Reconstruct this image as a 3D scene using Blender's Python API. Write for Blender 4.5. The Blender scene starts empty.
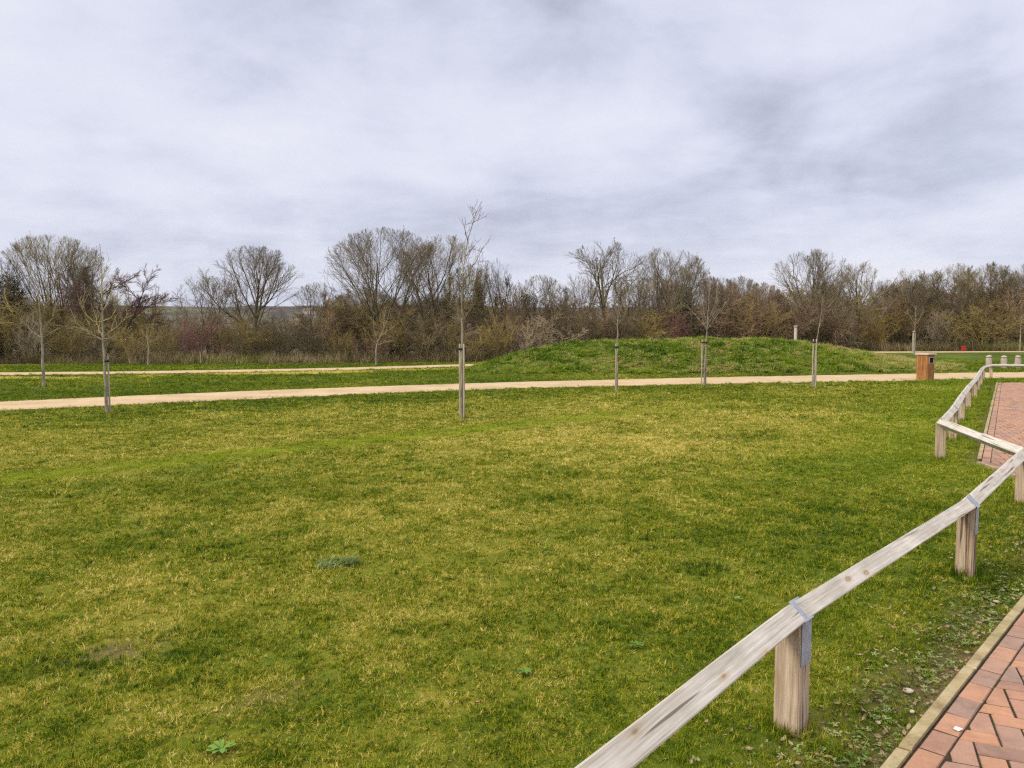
import bpy, math, random
import numpy as np
from mathutils import Vector, Matrix

S = bpy.context.scene
COL = S.collection
R = math.radians
F, H, YH = 770.0, 1.47, 336.0
PITCH = math.atan((384 - YH) / F)

# ------------------------------------------------------------------ helpers
def sstep(a, b, x):
    a = np.asarray(a, float); b = np.asarray(b, float)
    t = np.clip((np.asarray(x, float) - a) / (b - a), 0, 1)
    return t * t * (3 - 2 * t)

def _hash(ix, iy, seed):
    n = (ix.astype(np.int64) * 374761393 + iy.astype(np.int64) * 668265263 + seed * 974711) & 0x7fffffff
    n = ((n ^ (n >> 13)) * 1274126177) & 0x7fffffff
    n = (n ^ (n >> 16)) & 0xffffff
    return n / float(0xffffff)

def vnoise(x, y, seed=0):
    x = np.asarray(x, float); y = np.asarray(y, float)
    ix = np.floor(x); iy = np.floor(y); fx = x - ix; fy = y - iy
    fx = fx * fx * (3 - 2 * fx); fy = fy * fy * (3 - 2 * fy)
    a = _hash(ix, iy, seed); b = _hash(ix + 1, iy, seed); c = _hash(ix, iy + 1, seed); d = _hash(ix + 1, iy + 1, seed)
    return (a * (1 - fx) + b * fx) * (1 - fy) + (c * (1 - fx) + d * fx) * fy

def fbm(x, y, seed=0, o=4):
    s = 0; a = .5; t = 0
    for k in range(o):
        s = s + a * vnoise(x * 2 ** k, y * 2 ** k, seed + k * 17); t += a; a *= .5
    return s / t

def at(px, py, z=0.0):
    x = (px - 512) / F; y = (384 - py) / F
    d = (x, math.cos(PITCH) + y * math.sin(PITCH), -math.sin(PITCH) + y * math.cos(PITCH))
    t = (z - H) / d[2]
    return d[0] * t, d[1] * t

def ztop(py, d):
    return H + (YH - py) / F * d

MX = np.array([-3.0, -1.9, -1.2, -0.4, 0.9, 2.3, 4.0, 6.2, 8.6, 10.8, 12.8, 14.6, 16.0, 17.6, 19.5, 21.5])
MZ = np.array([0.0, 0.0, 0.20, 0.47, 0.82, 1.06, 1.20, 1.27, 1.27, 1.25, 1.12, 0.88, 0.62, 0.35, 0.10, 0.0])

def mound_h(x, y):
    x = np.asarray(x, float); y = np.asarray(y, float)
    yc = 34.0 + 0.13 * (x - 8)
    hw = 5.0 + 0 * x
    v = np.clip(np.abs(y - yc) / hw, 0, 1)
    prof = np.cos(v * math.pi / 2) ** 1.25
    return np.interp(x, MX, MZ) * prof * (1 + .2 * (fbm(x * .9, y * .9, 202, 3) - .5))

def ground_z(x, y):
    x = np.asarray(x, float); y = np.asarray(y, float)
    rise = .46 * sstep(30, 50, y) * sstep(-2, 18, x)
    return rise + mound_h(x, y)

def gz(x, y):
    return float(ground_z(np.array([x]), np.array([y]))[0])

def mesh_np(name, verts, faces, mats=(), attrs=None, smooth=False, matidx=None):
    """verts (N,3); faces list of int arrays (each (M,k))"""
    me = bpy.data.meshes.new(name)
    verts = np.asarray(verts, np.float32)
    me.vertices.add(len(verts)); me.vertices.foreach_set('co', verts.ravel())
    faces = [np.asarray(f, np.int32) for f in faces if len(f)]
    nl = sum(f.size for f in faces); npol = sum(len(f) for f in faces)
    me.loops.add(nl); me.polygons.add(npol)
    me.loops.foreach_set('vertex_index', np.concatenate([f.ravel() for f in faces]))
    tot = np.concatenate([np.full(len(f), f.shape[1], np.int32) for f in faces])
    st = np.concatenate([[0], np.cumsum(tot)[:-1]]).astype(np.int32)
    me.polygons.foreach_set('loop_start', st)
    me.polygons.foreach_set('loop_total', tot)
    if smooth: me.polygons.foreach_set('use_smooth', np.ones(npol, bool))
    if matidx is not None: me.polygons.foreach_set('material_index', np.asarray(matidx, np.int32))
    for m in mats: me.materials.append(m)
    me.update(calc_edges=True)
    for k, v in (attrs or {}).items():
        a = me.attributes.new(k, 'FLOAT', 'POINT'); a.data.foreach_set('value', np.asarray(v, np.float32))
    me.validate()
    return me

def obj(name, me, parent=None, loc=None, rz=0.0):
    o = bpy.data.objects.new(name, me); COL.objects.link(o)
    if parent: o.parent = parent
    if loc is not None: o.location = loc
    if rz: o.rotation_euler.z = rz
    return o

def empty(name, loc=(0, 0, 0), rz=0.0):
    o = bpy.data.objects.new(name, None); COL.objects.link(o); o.location = loc; o.rotation_euler.z = rz
    o.empty_display_size = .2
    return o

def tag(o, label=None, cat=None, group=None, kind=None):
    if label: o['label'] = label
    if cat: o['category'] = cat
    if group: o['group'] = group
    if kind: o['kind'] = kind
    return o

class MB:
    """collects polygons with plain python lists"""
    def __init__(s): s.v = []; s.f = []; s.a = []
    def poly(s, pts):
        i = len(s.v); s.v += [tuple(p) for p in pts]; s.f.append(list(range(i, i + len(pts))))
    def prism(s, poly, z0, z1, ch=0.0, val=0.0):
        """ccw polygon extruded; chamfer ch round the top edge"""
        n = len(poly); i = len(s.v)
        cx = sum(p[0] for p in poly) / n; cy = sum(p[1] for p in poly) / n
        s.v += [(p[0], p[1], z0) for p in poly]
        if ch > 0:
            s.v += [(p[0], p[1], z1 - ch) for p in poly]
            for p in poly:
                L = math.hypot(cx - p[0], cy - p[1]) or 1
                k = min(.45, 1.4 * ch / L)
                s.v.append((p[0] + (cx - p[0]) * k, p[1] + (cy - p[1]) * k, z1))
            rings = 3
        else:
            s.v += [(p[0], p[1], z1) for p in poly]; rings = 2
        for r in range(rings - 1):
            for k in range(n):
                a = i + r * n + k; b = i + r * n + (k + 1) % n
                s.f.append([a, b, b + n, a + n])
        s.f.append([i + (rings - 1) * n + k for k in range(n)])
        s.a += [val] * (rings * n)
    def box(s, x0, x1, y0, y1, z0, z1, ch=0.0, val=0.0):
        s.prism([(x0, y0), (x1, y0), (x1, y1), (x0, y1)], z0, z1, ch, val)
        n = len(s.v) - (12 if ch > 0 else 8)
        s.f.append([n + 3, n + 2, n + 1, n])
    def mesh(s, name, mat, attr=None, smooth=False):
        me = bpy.data.meshes.new(name); me.from_pydata(s.v, [], s.f)
        if mat: me.materials.append(mat)
        if attr:
            a = me.attributes.new(attr, 'FLOAT', 'POINT'); a.data.foreach_set('value', np.array(s.a, np.float32))
        if smooth: me.polygons.foreach_set('use_smooth', np.ones(len(me.polygons), bool))
        me.update(); return me

def tube_arrays(P, Rr, sides=3):
    """P (N,K,3), Rr (N,K) -> verts, quads"""
    N, K, _ = P.shape
    T = np.empty_like(P); T[:, 1:-1] = P[:, 2:] - P[:, :-2]; T[:, 0] = P[:, 1] - P[:, 0]; T[:, -1] = P[:, -1] - P[:, -2]
    T /= np.linalg.norm(T, axis=2, keepdims=True) + 1e-9
    m = T.mean(axis=1)
    ref = np.where(np.abs(m[:, 2:3]) < .8, np.array([[0, 0, 1.]]), np.array([[1., 0, 0]]))[:, None, :]
    U = np.cross(T, ref); U /= np.linalg.norm(U, axis=2, keepdims=True) + 1e-9
    V = np.cross(T, U)
    ang = np.arange(sides) * 2 * math.pi / sides
    vv = P[:, :, None, :] + Rr[:, :, None, None] * (np.cos(ang)[None, None, :, None] * U[:, :, None, :] + np.sin(ang)[None, None, :, None] * V[:, :, None, :])
    idx = np.arange(N * K * sides).reshape(N, K, sides)
    a = idx[:, :-1, :]; b = np.roll(a, -1, 2); d = idx[:, 1:, :]; c = np.roll(d, -1, 2)
    q = np.stack([a, b, c, d], -1).reshape(-1, 4)
    return vv.reshape(-1, 3), q

def join_arrays(parts):
    vs, fs, o = [], [], 0
    for v, f in parts:
        vs.append(v); fs.append(f + o); o += len(v)
    return np.concatenate(vs), [np.concatenate(fs)]

# ------------------------------------------------------------------ materials
def nt(name, rough=.8, spec=.3):
    m = bpy.data.materials.new(name); m.use_nodes = True
    t = m.node_tree; b = t.nodes['Principled BSDF']
    b.inputs['Roughness'].default_value = rough; b.inputs['Specular IOR Level'].default_value = spec
    return m, t, b

def nd(t, typ, **kw):
    n = t.nodes.new(typ)
    for k, v in kw.items(): setattr(n, k, v)
    return n

def ramp(t, fac, stops):
    r = nd(t, 'ShaderNodeValToRGB')
    el = r.color_ramp.elements
    while len(el) < len(stops): el.new(.5)
    for e, (p, c) in zip(el, stops): e.position = p; e.color = (*c, 1)
    t.links.new(fac, r.inputs[0]); return r.outputs[0]

def noise(t, vec, scale, detail=4, rough=.55, dist=0):
    n = nd(t, 'ShaderNodeTexNoise'); n.inputs['Scale'].default_value = scale; n.inputs['Detail'].default_value = detail
    n.inputs['Roughness'].default_value = rough; n.inputs['Distortion'].default_value = dist
    if vec is not None: t.links.new(vec, n.inputs['Vector'])
    return n.outputs['Fac']

def mapping(t, vec, scale=(1, 1, 1), loc=(0, 0, 0)):
    m = nd(t, 'ShaderNodeMapping'); m.inputs['Scale'].default_value = scale; m.inputs['Location'].default_value = loc
    t.links.new(vec, m.inputs['Vector']); return m.outputs[0]

def math_(t, op, a, b=None, clamp=False):
    m = nd(t, 'ShaderNodeMath', operation=op, use_clamp=clamp)
    for i, x in enumerate((a, b)):
        if x is None: continue
        if isinstance(x, (int, float)): m.inputs[i].default_value = x
        else: t.links.new(x, m.inputs[i])
    return m.outputs[0]

def mixc(t, fac, a, b, blend='MIX'):
    m = nd(t, 'ShaderNodeMix', data_type='RGBA', blend_type=blend)
    for i, x in ((0, fac), (6, a), (7, b)):
        if isinstance(x, (int, float)): m.inputs[i].default_value = x
        elif isinstance(x, tuple): m.inputs[i].default_value = (*x, 1)
        else: t.links.new(x, m.inputs[i])
    return m.outputs[2]

def bump(t, b, h, strength=.3, dist=.01):
    n = nd(t, 'ShaderNodeBump'); n.inputs['Strength'].default_value = strength; n.inputs['Distance'].default_value = dist
    t.links.new(h, n.inputs['Height']); t.links.new(n.outputs[0], b.inputs['Normal'])

def attr(t, name, typ='GEOMETRY'):
    a = nd(t, 'ShaderNodeAttribute', attribute_type=typ, attribute_name=name); return a.outputs['Fac']

def geo_pos(t):
    return nd(t, 'ShaderNodeNewGeometry').outputs['Position']

def objco(t):
    return nd(t, 'ShaderNodeTexCoord').outputs['Object']

def rnd_obj(t):
    return nd(t, 'ShaderNodeObjectInfo').outputs['Random']

def mat_bark(name, stops, scale=6, rough=.9, var=.35):
    m, t, b = nt(name, rough, .15)
    p = objco(t)
    n = noise(t, mapping(t, p, (1, 1, .35)), scale, 5, .65)
    c = ramp(t, n, stops)
    hs = nd(t, 'ShaderNodeHueSaturation'); t.links.new(c, hs.inputs['Color'])
    v = math_(t, 'ADD', math_(t, 'MULTIPLY', rnd_obj(t), var), 1 - var / 2); t.links.new(v, hs.inputs['Value'])
    t.links.new(hs.outputs[0], b.inputs['Base Color'])
    return m

M = {}
M['bark'] = mat_bark('bark', [(.3, (0.05, 0.042, 0.025)), (.55, (0.125, 0.108, 0.065)), (.8, (0.24, 0.21, 0.13))])
M['twig'] = mat_bark('twig', [(.3, (0.13, 0.1, 0.068)), (.55, (0.24, 0.195, 0.135)), (.8, (0.38, 0.33, 0.24))], 1.2)
M['twig_olive'] = mat_bark('twig_olive', [(.3, (0.12, 0.09, 0.035)), (.55, (0.23, 0.18, 0.072)), (.8, (0.36, 0.29, 0.13))], 1.2)
M['twig_russet'] = mat_bark('twig_russet', [(.3, (0.12, 0.08, 0.052)), (.55, (0.215, 0.15, 0.1)), (.8, (0.32, 0.24, 0.17))], 1.2)
M['twig_purple'] = mat_bark('twig_purple', [(.3, (0.12, 0.06, 0.055)), (.55, (0.19, 0.105, 0.095)), (.8, (0.26, 0.17, 0.15))], 1.2)
M['twig_ochre'] = mat_bark('twig_ochre', [(.3, (0.16, 0.11, 0.03)), (.55, (0.28, 0.2, 0.055)), (.8, (0.38, 0.29, 0.11))], 1.2)
M['twig_dark'] = mat_bark('twig_dark', [(.3, (0.06, 0.048, 0.03)), (.55, (0.12, 0.095, 0.06)), (.8, (0.2, 0.16, 0.105))], 1.2)
M['young_bark'] = mat_bark('young_bark', [(.3, (.12, .10, .07)), (.5, (.26, .23, .165)), (.75, (.42, .38, .29))], 9, var=.1)
M['young_twig'] = mat_bark('young_twig', [(.3, (.26, .21, .11)), (.6, (.42, .35, .19)), (.8, (.54, .47, .29))], 3, var=.1)

def mat_leaf(name, c0, c1, c2):
    m, t, b = nt(name, .65, .12)
    n = noise(t, geo_pos(t), 2.2, 4)
    c = ramp(t, n, [(.3, c0), (.5, c1), (.72, c2)])
    t.links.new(c, b.inputs['Base Color'])
    return m
M['ivy'] = mat_leaf('ivy_leaf', (.018, .032, .012), (.035, .058, .02), (.07, .095, .03))
M['dark_leaf'] = mat_leaf('evergreen_leaf', (.022, .03, .014), (.042, .05, .022), (.085, .08, .04))
M['weed'] = mat_leaf('weed_leaf', (.06, .13, .015), (.11, .20, .03), (.19, .29, .06))
M['silver_weed'] = mat_leaf('grey_weed_leaf', (.13, .16, .05), (.22, .26, .085), (.34, .38, .16))

def mat_grass(name, stops, trans=.32, wpos=.5):
    m, t, b = nt(name, .7, .06)
    f = attr(t, 'straw', 'INSTANCER')
    r = attr(t, 'rnd')
    x = math_(t, 'ADD', f, math_(t, 'MULTIPLY', math_(t, 'SUBTRACT', r, .5), .95))
    n = noise(t, geo_pos(t), 5.0, 3, .6)
    x = math_(t, 'ADD', x, math_(t, 'MULTIPLY', math_(t, 'SUBTRACT', n, .5), wpos))
    n2 = noise(t, geo_pos(t), 22.0, 3, .6)
    x = math_(t, 'ADD', x, math_(t, 'MULTIPLY', math_(t, 'SUBTRACT', n2, .5), .75))
    x = math_(t, 'ADD', x, math_(t, 'MULTIPLY', math_(t, 'SUBTRACT', rnd_obj(t), .5), .25), clamp=True)
    c = ramp(t, x, stops)
    br = attr(t, 'bright', 'INSTANCER')
    c = mixc(t, br, c, (.26, .35, .016))
    t.links.new(c, b.inputs['Base Color'])
    tr = nd(t, 'ShaderNodeBsdfTranslucent'); t.links.new(c, tr.inputs['Color'])
    mx = nd(t, 'ShaderNodeMixShader'); mx.inputs[0].default_value = trans
    out = t.nodes['Material Output']
    t.links.new(b.outputs[0], mx.inputs[1]); t.links.new(tr.outputs[0], mx.inputs[2]); t.links.new(mx.outputs[0], out.inputs[0])
    return m
M['grass'] = mat_grass('lawn_blade', [(.0, (.034, .072, .005)), (.25, (.13, .205, .008)), (.50, (.265, .29, .014)), (.74, (.46, .385, .055)), (1.0, (.76, .62, .21))])
M['mound_grass'] = mat_grass('mound_blade', [(.0, (.03, .07, .006)), (.25, (.13, .25, .012)), (.5, (.32, .43, .04)), (.72, (.40, .36, .11)), (.95, (.52, .36, .2))])
M['dry_stem'] = mat_grass('dry_stem', [(.0, (.07, .065, .03)), (.3, (.16, .125, .055)), (.55, (.27, .195, .10)), (.75, (.40, .30, .17)), (.95, (.55, .46, .28))], .15)

def mat_ground():
    m, t, b = nt('lawn_soil', .95, .1)
    p = geo_pos(t)
    s = attr(t, 'straw'); so = attr(t, 'soil'); wd = attr(t, 'wood')
    n = noise(t, p, 9, 6, .7); n2 = noise(t, p, 110, 4, .75)
    x = math_(t, 'ADD', s, math_(t, 'MULTIPLY', math_(t, 'SUBTRACT', n, .5), .8))
    x = math_(t, 'ADD', x, math_(t, 'MULTIPLY', math_(t, 'SUBTRACT', n2, .5), .7), clamp=True)
    c = ramp(t, x, [(0, (.034, .058, .006)), (.3, (.095, .125, .010)), (.55, (.18, .17, .02)), (.85, (.30, .24, .06))])
    soil = ramp(t, n2, [(.3, (.06, .038, .022)), (.5, (.13, .088, .052)), (.72, (.24, .17, .10))])
    c = mixc(t, so, c, soil)
    lit = ramp(t, n, [(.3, (.06, .042, .026)), (.5, (.12, .085, .05)), (.7, (.20, .15, .09))])
    c = mixc(t, wd, c, lit)
    t.links.new(c, b.inputs['Base Color'])
    bump(t, b, math_(t, 'ADD', n, math_(t, 'MULTIPLY', n2, .4)), .5, .03)
    return m
M['ground'] = mat_ground()

def mat_path():
    m, t, b = nt('path_hoggin', .92, .15)
    p = geo_pos(t)
    n = noise(t, p, .9, 5, .6); n2 = noise(t, p, 45, 4, .75); n3 = noise(t, p, 7, 4, .6)
    c = ramp(t, n, [(.3, (.41, .295, .175)), (.55, (.51, .38, .235)), (.75, (.57, .44, .295))])
    c2 = ramp(t, n2, [(.3, (.62, .6, .58)), (.55, (1, 1, 1)), (.8, (1.2, 1.2, 1.2))])
    c = mixc(t, .6, c, c2, 'MULTIPLY')
    c = mixc(t, .35, c, ramp(t, n3, [(.35, (.72, .70, .66)), (.6, (1.05, 1.05, 1.05))]), 'MULTIPLY')
    t.links.new(c, b.inputs['Base Color']); bump(t, b, n2, .35, .01)
    return m
M['path'] = mat_path()

def mat_wood(name, axis, c0, c1, c2, knots=True, foot=False):
    m, t, b = nt(name, .8, .2)
    p = objco(t)
    # shift per object so that the grain differs from piece to piece
    off = nd(t, 'ShaderNodeVectorMath', operation='ADD'); t.links.new(p, off.inputs[0])
    cx = nd(t, 'ShaderNodeCombineXYZ'); r10 = math_(t, 'MULTIPLY', rnd_obj(t), 37.0)
    for i in range(3): t.links.new(r10, cx.inputs[i])
    t.links.new(cx.outputs[0], off.inputs[1]); q = off.outputs[0]
    sc = [34, 34, 34]; sc[axis] = 1.5
    sf = [170, 170, 170]; sf[axis] = 5
    g = noise(t, mapping(t, q, tuple(sc)), 1.6, 5, .6, .6)
    gf = noise(t, mapping(t, q, tuple(sf)), 1.6, 3, .6, .2)
    wv = nd(t, 'ShaderNodeTexWave', wave_type='BANDS', bands_direction='DIAGONAL' if axis == 2 else 'Y', wave_profile='SAW')
    sw = [1, 1, 1]; sw[axis] = .07
    t.links.new(mapping(t, q, tuple(sw)), wv.inputs['Vector']); wv.inputs['Scale'].default_value = 36 if axis == 2 else 26; wv.inputs['Distortion'].default_value = 9
    wv.inputs['Detail'].default_value = 3; wv.inputs['Detail Scale'].default_value = .35; wv.inputs['Detail Roughness'].default_value = .6
    blot = noise(t, q, 6, 3, .5)
    x = math_(t, 'ADD', math_(t, 'MULTIPLY', g, .6), math_(t, 'MULTIPLY', gf, .4))
    c = ramp(t, x, [(.36, c0), (.5, c1), (.62, c2)])
    c = mixc(t, .28, c, ramp(t, wv.outputs['Fac'], [(.0, (1.12, 1.12, 1.12)), (.6, (.98, .97, .95)), (.88, (.66, .60, .54)), (1, (.95, .95, .95))]), 'MULTIPLY')
    c = mixc(t, .55, c, ramp(t, blot, [(.3, (.74, .73, .66)), (.6, (1.08, 1.08, 1.06))]), 'MULTIPLY')
    if knots:
        v = nd(t, 'ShaderNodeTexVoronoi'); sk = [11, 11, 11]; sk[axis] = 4.5
        t.links.new(mapping(t, q, tuple(sk)), v.inputs['Vector']); v.inputs['Scale'].default_value = 1.0
        k = ramp(t, v.outputs['Distance'], [(.05, (.66, .53, .40)), (.10, (.50, .37, .26)), (.135, (.92, .82, .68)), (.24, (1, 1, 1))])
        c = mixc(t, .85, c, k, 'MULTIPLY')
    if foot:
        sx = nd(t, 'ShaderNodeSeparateXYZ'); t.links.new(p, sx.inputs[0])
        zz = math_(t, 'ADD', sx.outputs[2], math_(t, 'MULTIPLY', blot, .05))
        fr = ramp(t, zz, [(.025, (.52, .36, .19)), (.075, (1, 1, 1))])
        c = mixc(t, .75, c, fr, 'MULTIPLY')
    # long drying cracks
    w = [34, 34, 34]; w[axis] = .9
    ck = noise(t, mapping(t, q, tuple(w), (3, 1, 2)), 1.0, 2, .5, .3)
    ckm = ramp(t, ck, [(.345, (.22, .17, .13)), (.372, (1, 1, 1))])
    c = mixc(t, .8, c, ckm, 'MULTIPLY')
    t.links.new(c, b.inputs['Base Color'])
    bump(t, b, x, .25, .004)
    return m
M['rail'] = mat_wood('weathered_rail', 0, (.40, .36, .315), (.52, .485, .445), (.63, .595, .555))
M['post'] = mat_wood('fence_post_timber', 2, (.31, .225, .155), (.44, .34, .25), (.56, .46, .36), foot=True)
M['stake'] = mat_wood('stake_timber', 2, (.24, .20, .15), (.38, .32, .25), (.50, .44, .36), knots=False)
M['bin_wood'] = mat_wood('bin_plank', 2, (.22, .09, .03), (.36, .165, .06), (.47, .24, .10), knots=False)
M['bollard'] = mat_wood('bollard_timber', 2, (.28, .23, .18), (.44, .37, .30), (.55, .48, .40), knots=False)

def simple(name, col, rough=.6, metal=0, spec=.4, n=.15, scale=25):
    m, t, b = nt(name, rough, spec); b.inputs['Metallic'].default_value = metal
    f = noise(t, objco(t), scale, 4)
    lo = tuple(c * (1 - n) for c in col); hi = tuple(c * (1 + n) for c in col)
    t.links.new(ramp(t, f, [(.3, lo), (.7, hi)]), b.inputs['Base Color'])
    return m
M['strap'] = simple('galvanised_strap', (.30, .33, .39), .6, .15, .4, .22, 30)
M['nail'] = simple('nail_head', (.16, .16, .17), .5, .7)
M['rubber'] = simple('tie_rubber', (.018, .018, .018), .6)
M['black'] = simple('bin_cavity_shade', (.01, .009, .008), .9)
M['lid'] = simple('bin_lid', (.52, .42, .33), .6)
M['frame'] = simple('aperture_frame', (.55, .5, .46), .5)
M['red'] = simple('red_plastic', (.42, .025, .015), .45, n=.25)
M['paper'] = simple('paper', (.55, .54, .53), .8, n=.06)
M['stone'] = simple('pale_stone', (.48, .41, .31), .85, n=.3)
M['dead_leaf'] = simple('dead_leaf', (.33, .24, .13), .8, n=.5, scale=40)
M['house_wall'] = simple('house_wall', (.36, .33, .30), .8)
M['house_roof'] = simple('house_roof', (.16, .12, .105), .8)
M['house_glass'] = simple('house_glass', (.05, .06, .07), .2)
M['guard'] = simple('tree_guard', (.52, .47, .42), .7, n=.12)

def mat_kerb():
    m, t, b = nt('kerb_concrete', .9, .2)
    p = geo_pos(t)
    n = noise(t, p, 7, 5, .65); n2 = noise(t, p, 120, 3, .7)
    c = ramp(t, n, [(.3, (.20, .15, .08)), (.5, (.34, .27, .15)), (.7, (.44, .37, .24))])
    c = mixc(t, .5, c, ramp(t, n2, [(.3, (.7, .7, .7)), (.6, (1.1, 1.1, 1.1))]), 'MULTIPLY')
    mo = noise(t, p, 3.1, 5, .7)
    c = mixc(t, math_(t, 'MULTIPLY', ramp(t, mo, [(.52, (0, 0, 0)), (.68, (1, 1, 1))]), .65), c, (.13, .12, .035))
    t.links.new(c, b.inputs['Base Color']); bump(t, b, n2, .4, .004)
    return m
M['kerb'] = mat_kerb()

def mat_brick():
    m, t, b = nt('paver_brick', .85, .25)
    p = geo_pos(t); r = attr(t, 'rnd')
    n = noise(t, p, 14, 5, .65); n2 = noise(t, p, 160, 3, .7)
    c = ramp(t, r, [(.0, (.22, .14, .115)), (.25, (.33, .185, .13)), (.5, (.415, .22, .135)), (.75, (.365, .21, .15)), (1, (.26, .175, .145))])
    c = mixc(t, .6, c, ramp(t, n, [(.3, (.72, .7, .72)), (.6, (1.12, 1.1, 1.08))]), 'MULTIPLY')
    c = mixc(t, .4, c, ramp(t, n2, [(.3, (.72, .72, .72)), (.6, (1.1, 1.1, 1.1))]), 'MULTIPLY')
    st = noise(t, p, 1.3, 5, .7)
    c = mixc(t, math_(t, 'MULTIPLY', ramp(t, st, [(.5, (0, 0, 0)), (.75, (1, 1, 1))]), .55), c, (.27, .21, .165))
    ms = noise(t, p, 4.3, 6, .75)
    c = mixc(t, math_(t, 'MULTIPLY', ramp(t, ms, [(.56, (0, 0, 0)), (.70, (1, 1, 1))]), .5), c, (.12, .105, .06))
    t.links.new(c, b.inputs['Base Color']); bump(t, b, n2, .3, .003)
    return m
M['brick'] = mat_brick()
m, t, b = nt('joint_sand', .95, .1)
t.links.new(ramp(t, noise(t, geo_pos(t), 30, 4, .7), [(.3, (.022, .017, .011)), (.6, (.05, .038, .025)), (.75, (.05, .055, .018))]), b.inputs['Base Color'])
M['sand'] = m

def mat_hill():
    m, t, b = nt('hill_fields', .95, .1)
    p = geo_pos(t)
    v = nd(t, 'ShaderNodeTexVoronoi'); t.links.new(mapping(t, p, (.014, .017, .0)), v.inputs['Vector']); v.inputs['Scale'].default_value = 1
    c = ramp(t, nd_sep(t, v.outputs['Color']), [(.2, (.06, .052, .045)), (.45, (.085, .07, .055)), (.6, (.10, .105, .06)), (.8, (.075, .062, .052)), (.95, (.16, .14, .10))])
    n = noise(t, p, .03, 6, .7)
    c = mixc(t, .8, c, ramp(t, n, [(.35, (.45, .45, .45)), (.65, (1.2, 1.2, 1.2))]), 'MULTIPLY')
    t.links.new(c, b.inputs['Base Color'])
    return m
def nd_sep(t, c):
    s = nd(t, 'ShaderNodeSeparateColor'); t.links.new(c, s.inputs[0]); return s.outputs[0]
M['hill'] = mat_hill()

# ------------------------------------------------------------------ paths (two edges each)
def smooth_edge(pts, n):
    P = np.array(pts); s = np.concatenate([[0], np.cumsum(np.linalg.norm(np.diff(P, axis=0), axis=1))])
    u = np.linspace(0, s[-1], n)
    # two passes of a moving mean round off the corners
    Q = np.stack([np.interp(u, s, P[:, 0]), np.interp(u, s, P[:, 1])], 1)
    for _ in range(6):
        Q[1:-1] = .25 * Q[:-2] + .5 * Q[1:-1] + .25 * Q[2:]
    return Q

near_edge = [(-34, 2.2), (-20, 9.6), at(0, 411), at(125, 405), at(250, 399.5), at(375, 394), at(500, 389), at(700, 384.3), at(900, 381), at(1010, 378.3), (30, 29.6), (48, 33)]
far_edge = [(-34, 5.4), (-21, 12.1), at(0, 402), at(125, 396.3), at(250, 391), at(375, 386.5), at(500, 382.5), at(700, 377.6), at(900, 374), at(1010, 372.6), (31, 33.2), (48, 36.5)]
bp_c = [(-44, 26), (-30, 27.9), (-19.8, 29.6), (-15.6, 30.4), (-11, 32.2), (-7.25, 34.2), (-3.4, 37.4), (1, 41.2), (7, 44.6), (15, 46.8), (24, 48.2), (34, 49.3), (48, 50)]

def strip(name, A, B, lift, mat, cross=8):
    n = len(A)
    u = np.linspace(0, 1, cross)
    P = A[:, None, :] * (1 - u)[None, :, None] + B[:, None, :] * u[None, :, None]
    wob = (fbm(np.arange(n) * .21, np.zeros(n), 5) - .5) * .22
    wob2 = (fbm(np.arange(n) * .21, np.zeros(n) + 9, 6) - .5) * .22
    D = (B - A) / np.linalg.norm(B - A, axis=1, keepdims=True)
    P[:, 0] += D * wob[:, None]; P[:, -1] += D * wob2[:, None]
    z = ground_z(P[..., 0], P[..., 1]) + lift
    v = np.concatenate([P, z[..., None]], 2).reshape(-1, 3)
    i = np.arange(n * cross).reshape(n, cross)
    q = np.stack([i[:-1, :-1], i[1:, :-1], i[1:, 1:], i[:-1, 1:]], -1).reshape(-1, 4)[:, ::-1]
    return mesh_np(name, v, [q], [mat])

NA, NB = smooth_edge(near_edge, 320), smooth_edge(far_edge, 320)
mp = tag(obj('path', strip('path', NA, NB, .006, M['path'])), kind='structure')
BC = smooth_edge(bp_c, 300)
tg = np.gradient(BC, axis=0); tg /= np.linalg.norm(tg, axis=1, keepdims=True); nr = np.stack([-tg[:, 1], tg[:, 0]], 1)
BA, BB = BC - nr * 1.2, BC + nr * 1.2
tag(obj('path', strip('back_path', BA, BB, .02, M['path'])), kind='structure')

def band_dist(x, y, A, B):
    """true where the point lies between the two edges (plus margin), edges as functions of x"""
    ya = np.interp(x, A[:, 0], A[:, 1]); yb = np.interp(x, B[:, 0], B[:, 1])
    return ya, yb

# wood edge
WX = np.array([-80, -45, -30, -12, 0, 12, 24, 40, 80.]); WY = np.array([37, 38.5, 40, 41, 43.5, 48.2, 51.5, 53, 54.])
def wood_y(x): return np.interp(x, WX, WY)

# paving outline
K0 = np.array([1.306, 2.571]); KD = np.array([.685, .7286])
P1 = K0 + KD * 5.35; P2 = np.array([5.33, 8.77]); P3 = np.array([15.06, 23.9]); P4 = np.array([40., 24.6])
KM = K0 - KD * 9
def right_of(x, y, a, b):
    d = (b - a) / np.linalg.norm(b - a)
    return (x - a[0]) * d[1] - (y - a[1]) * d[0]     # >0 on the right side
def paving_inside(x, y):
    ra = np.minimum(right_of(x, y, KM, P1), P1[1] - y)
    rb = np.minimum.reduce([right_of(x, y, P1, P2), right_of(x, y, P2, P3), right_of(x, y, P3, P4), y - P1[1] + .001])
    return np.maximum(ra, rb)

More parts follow.
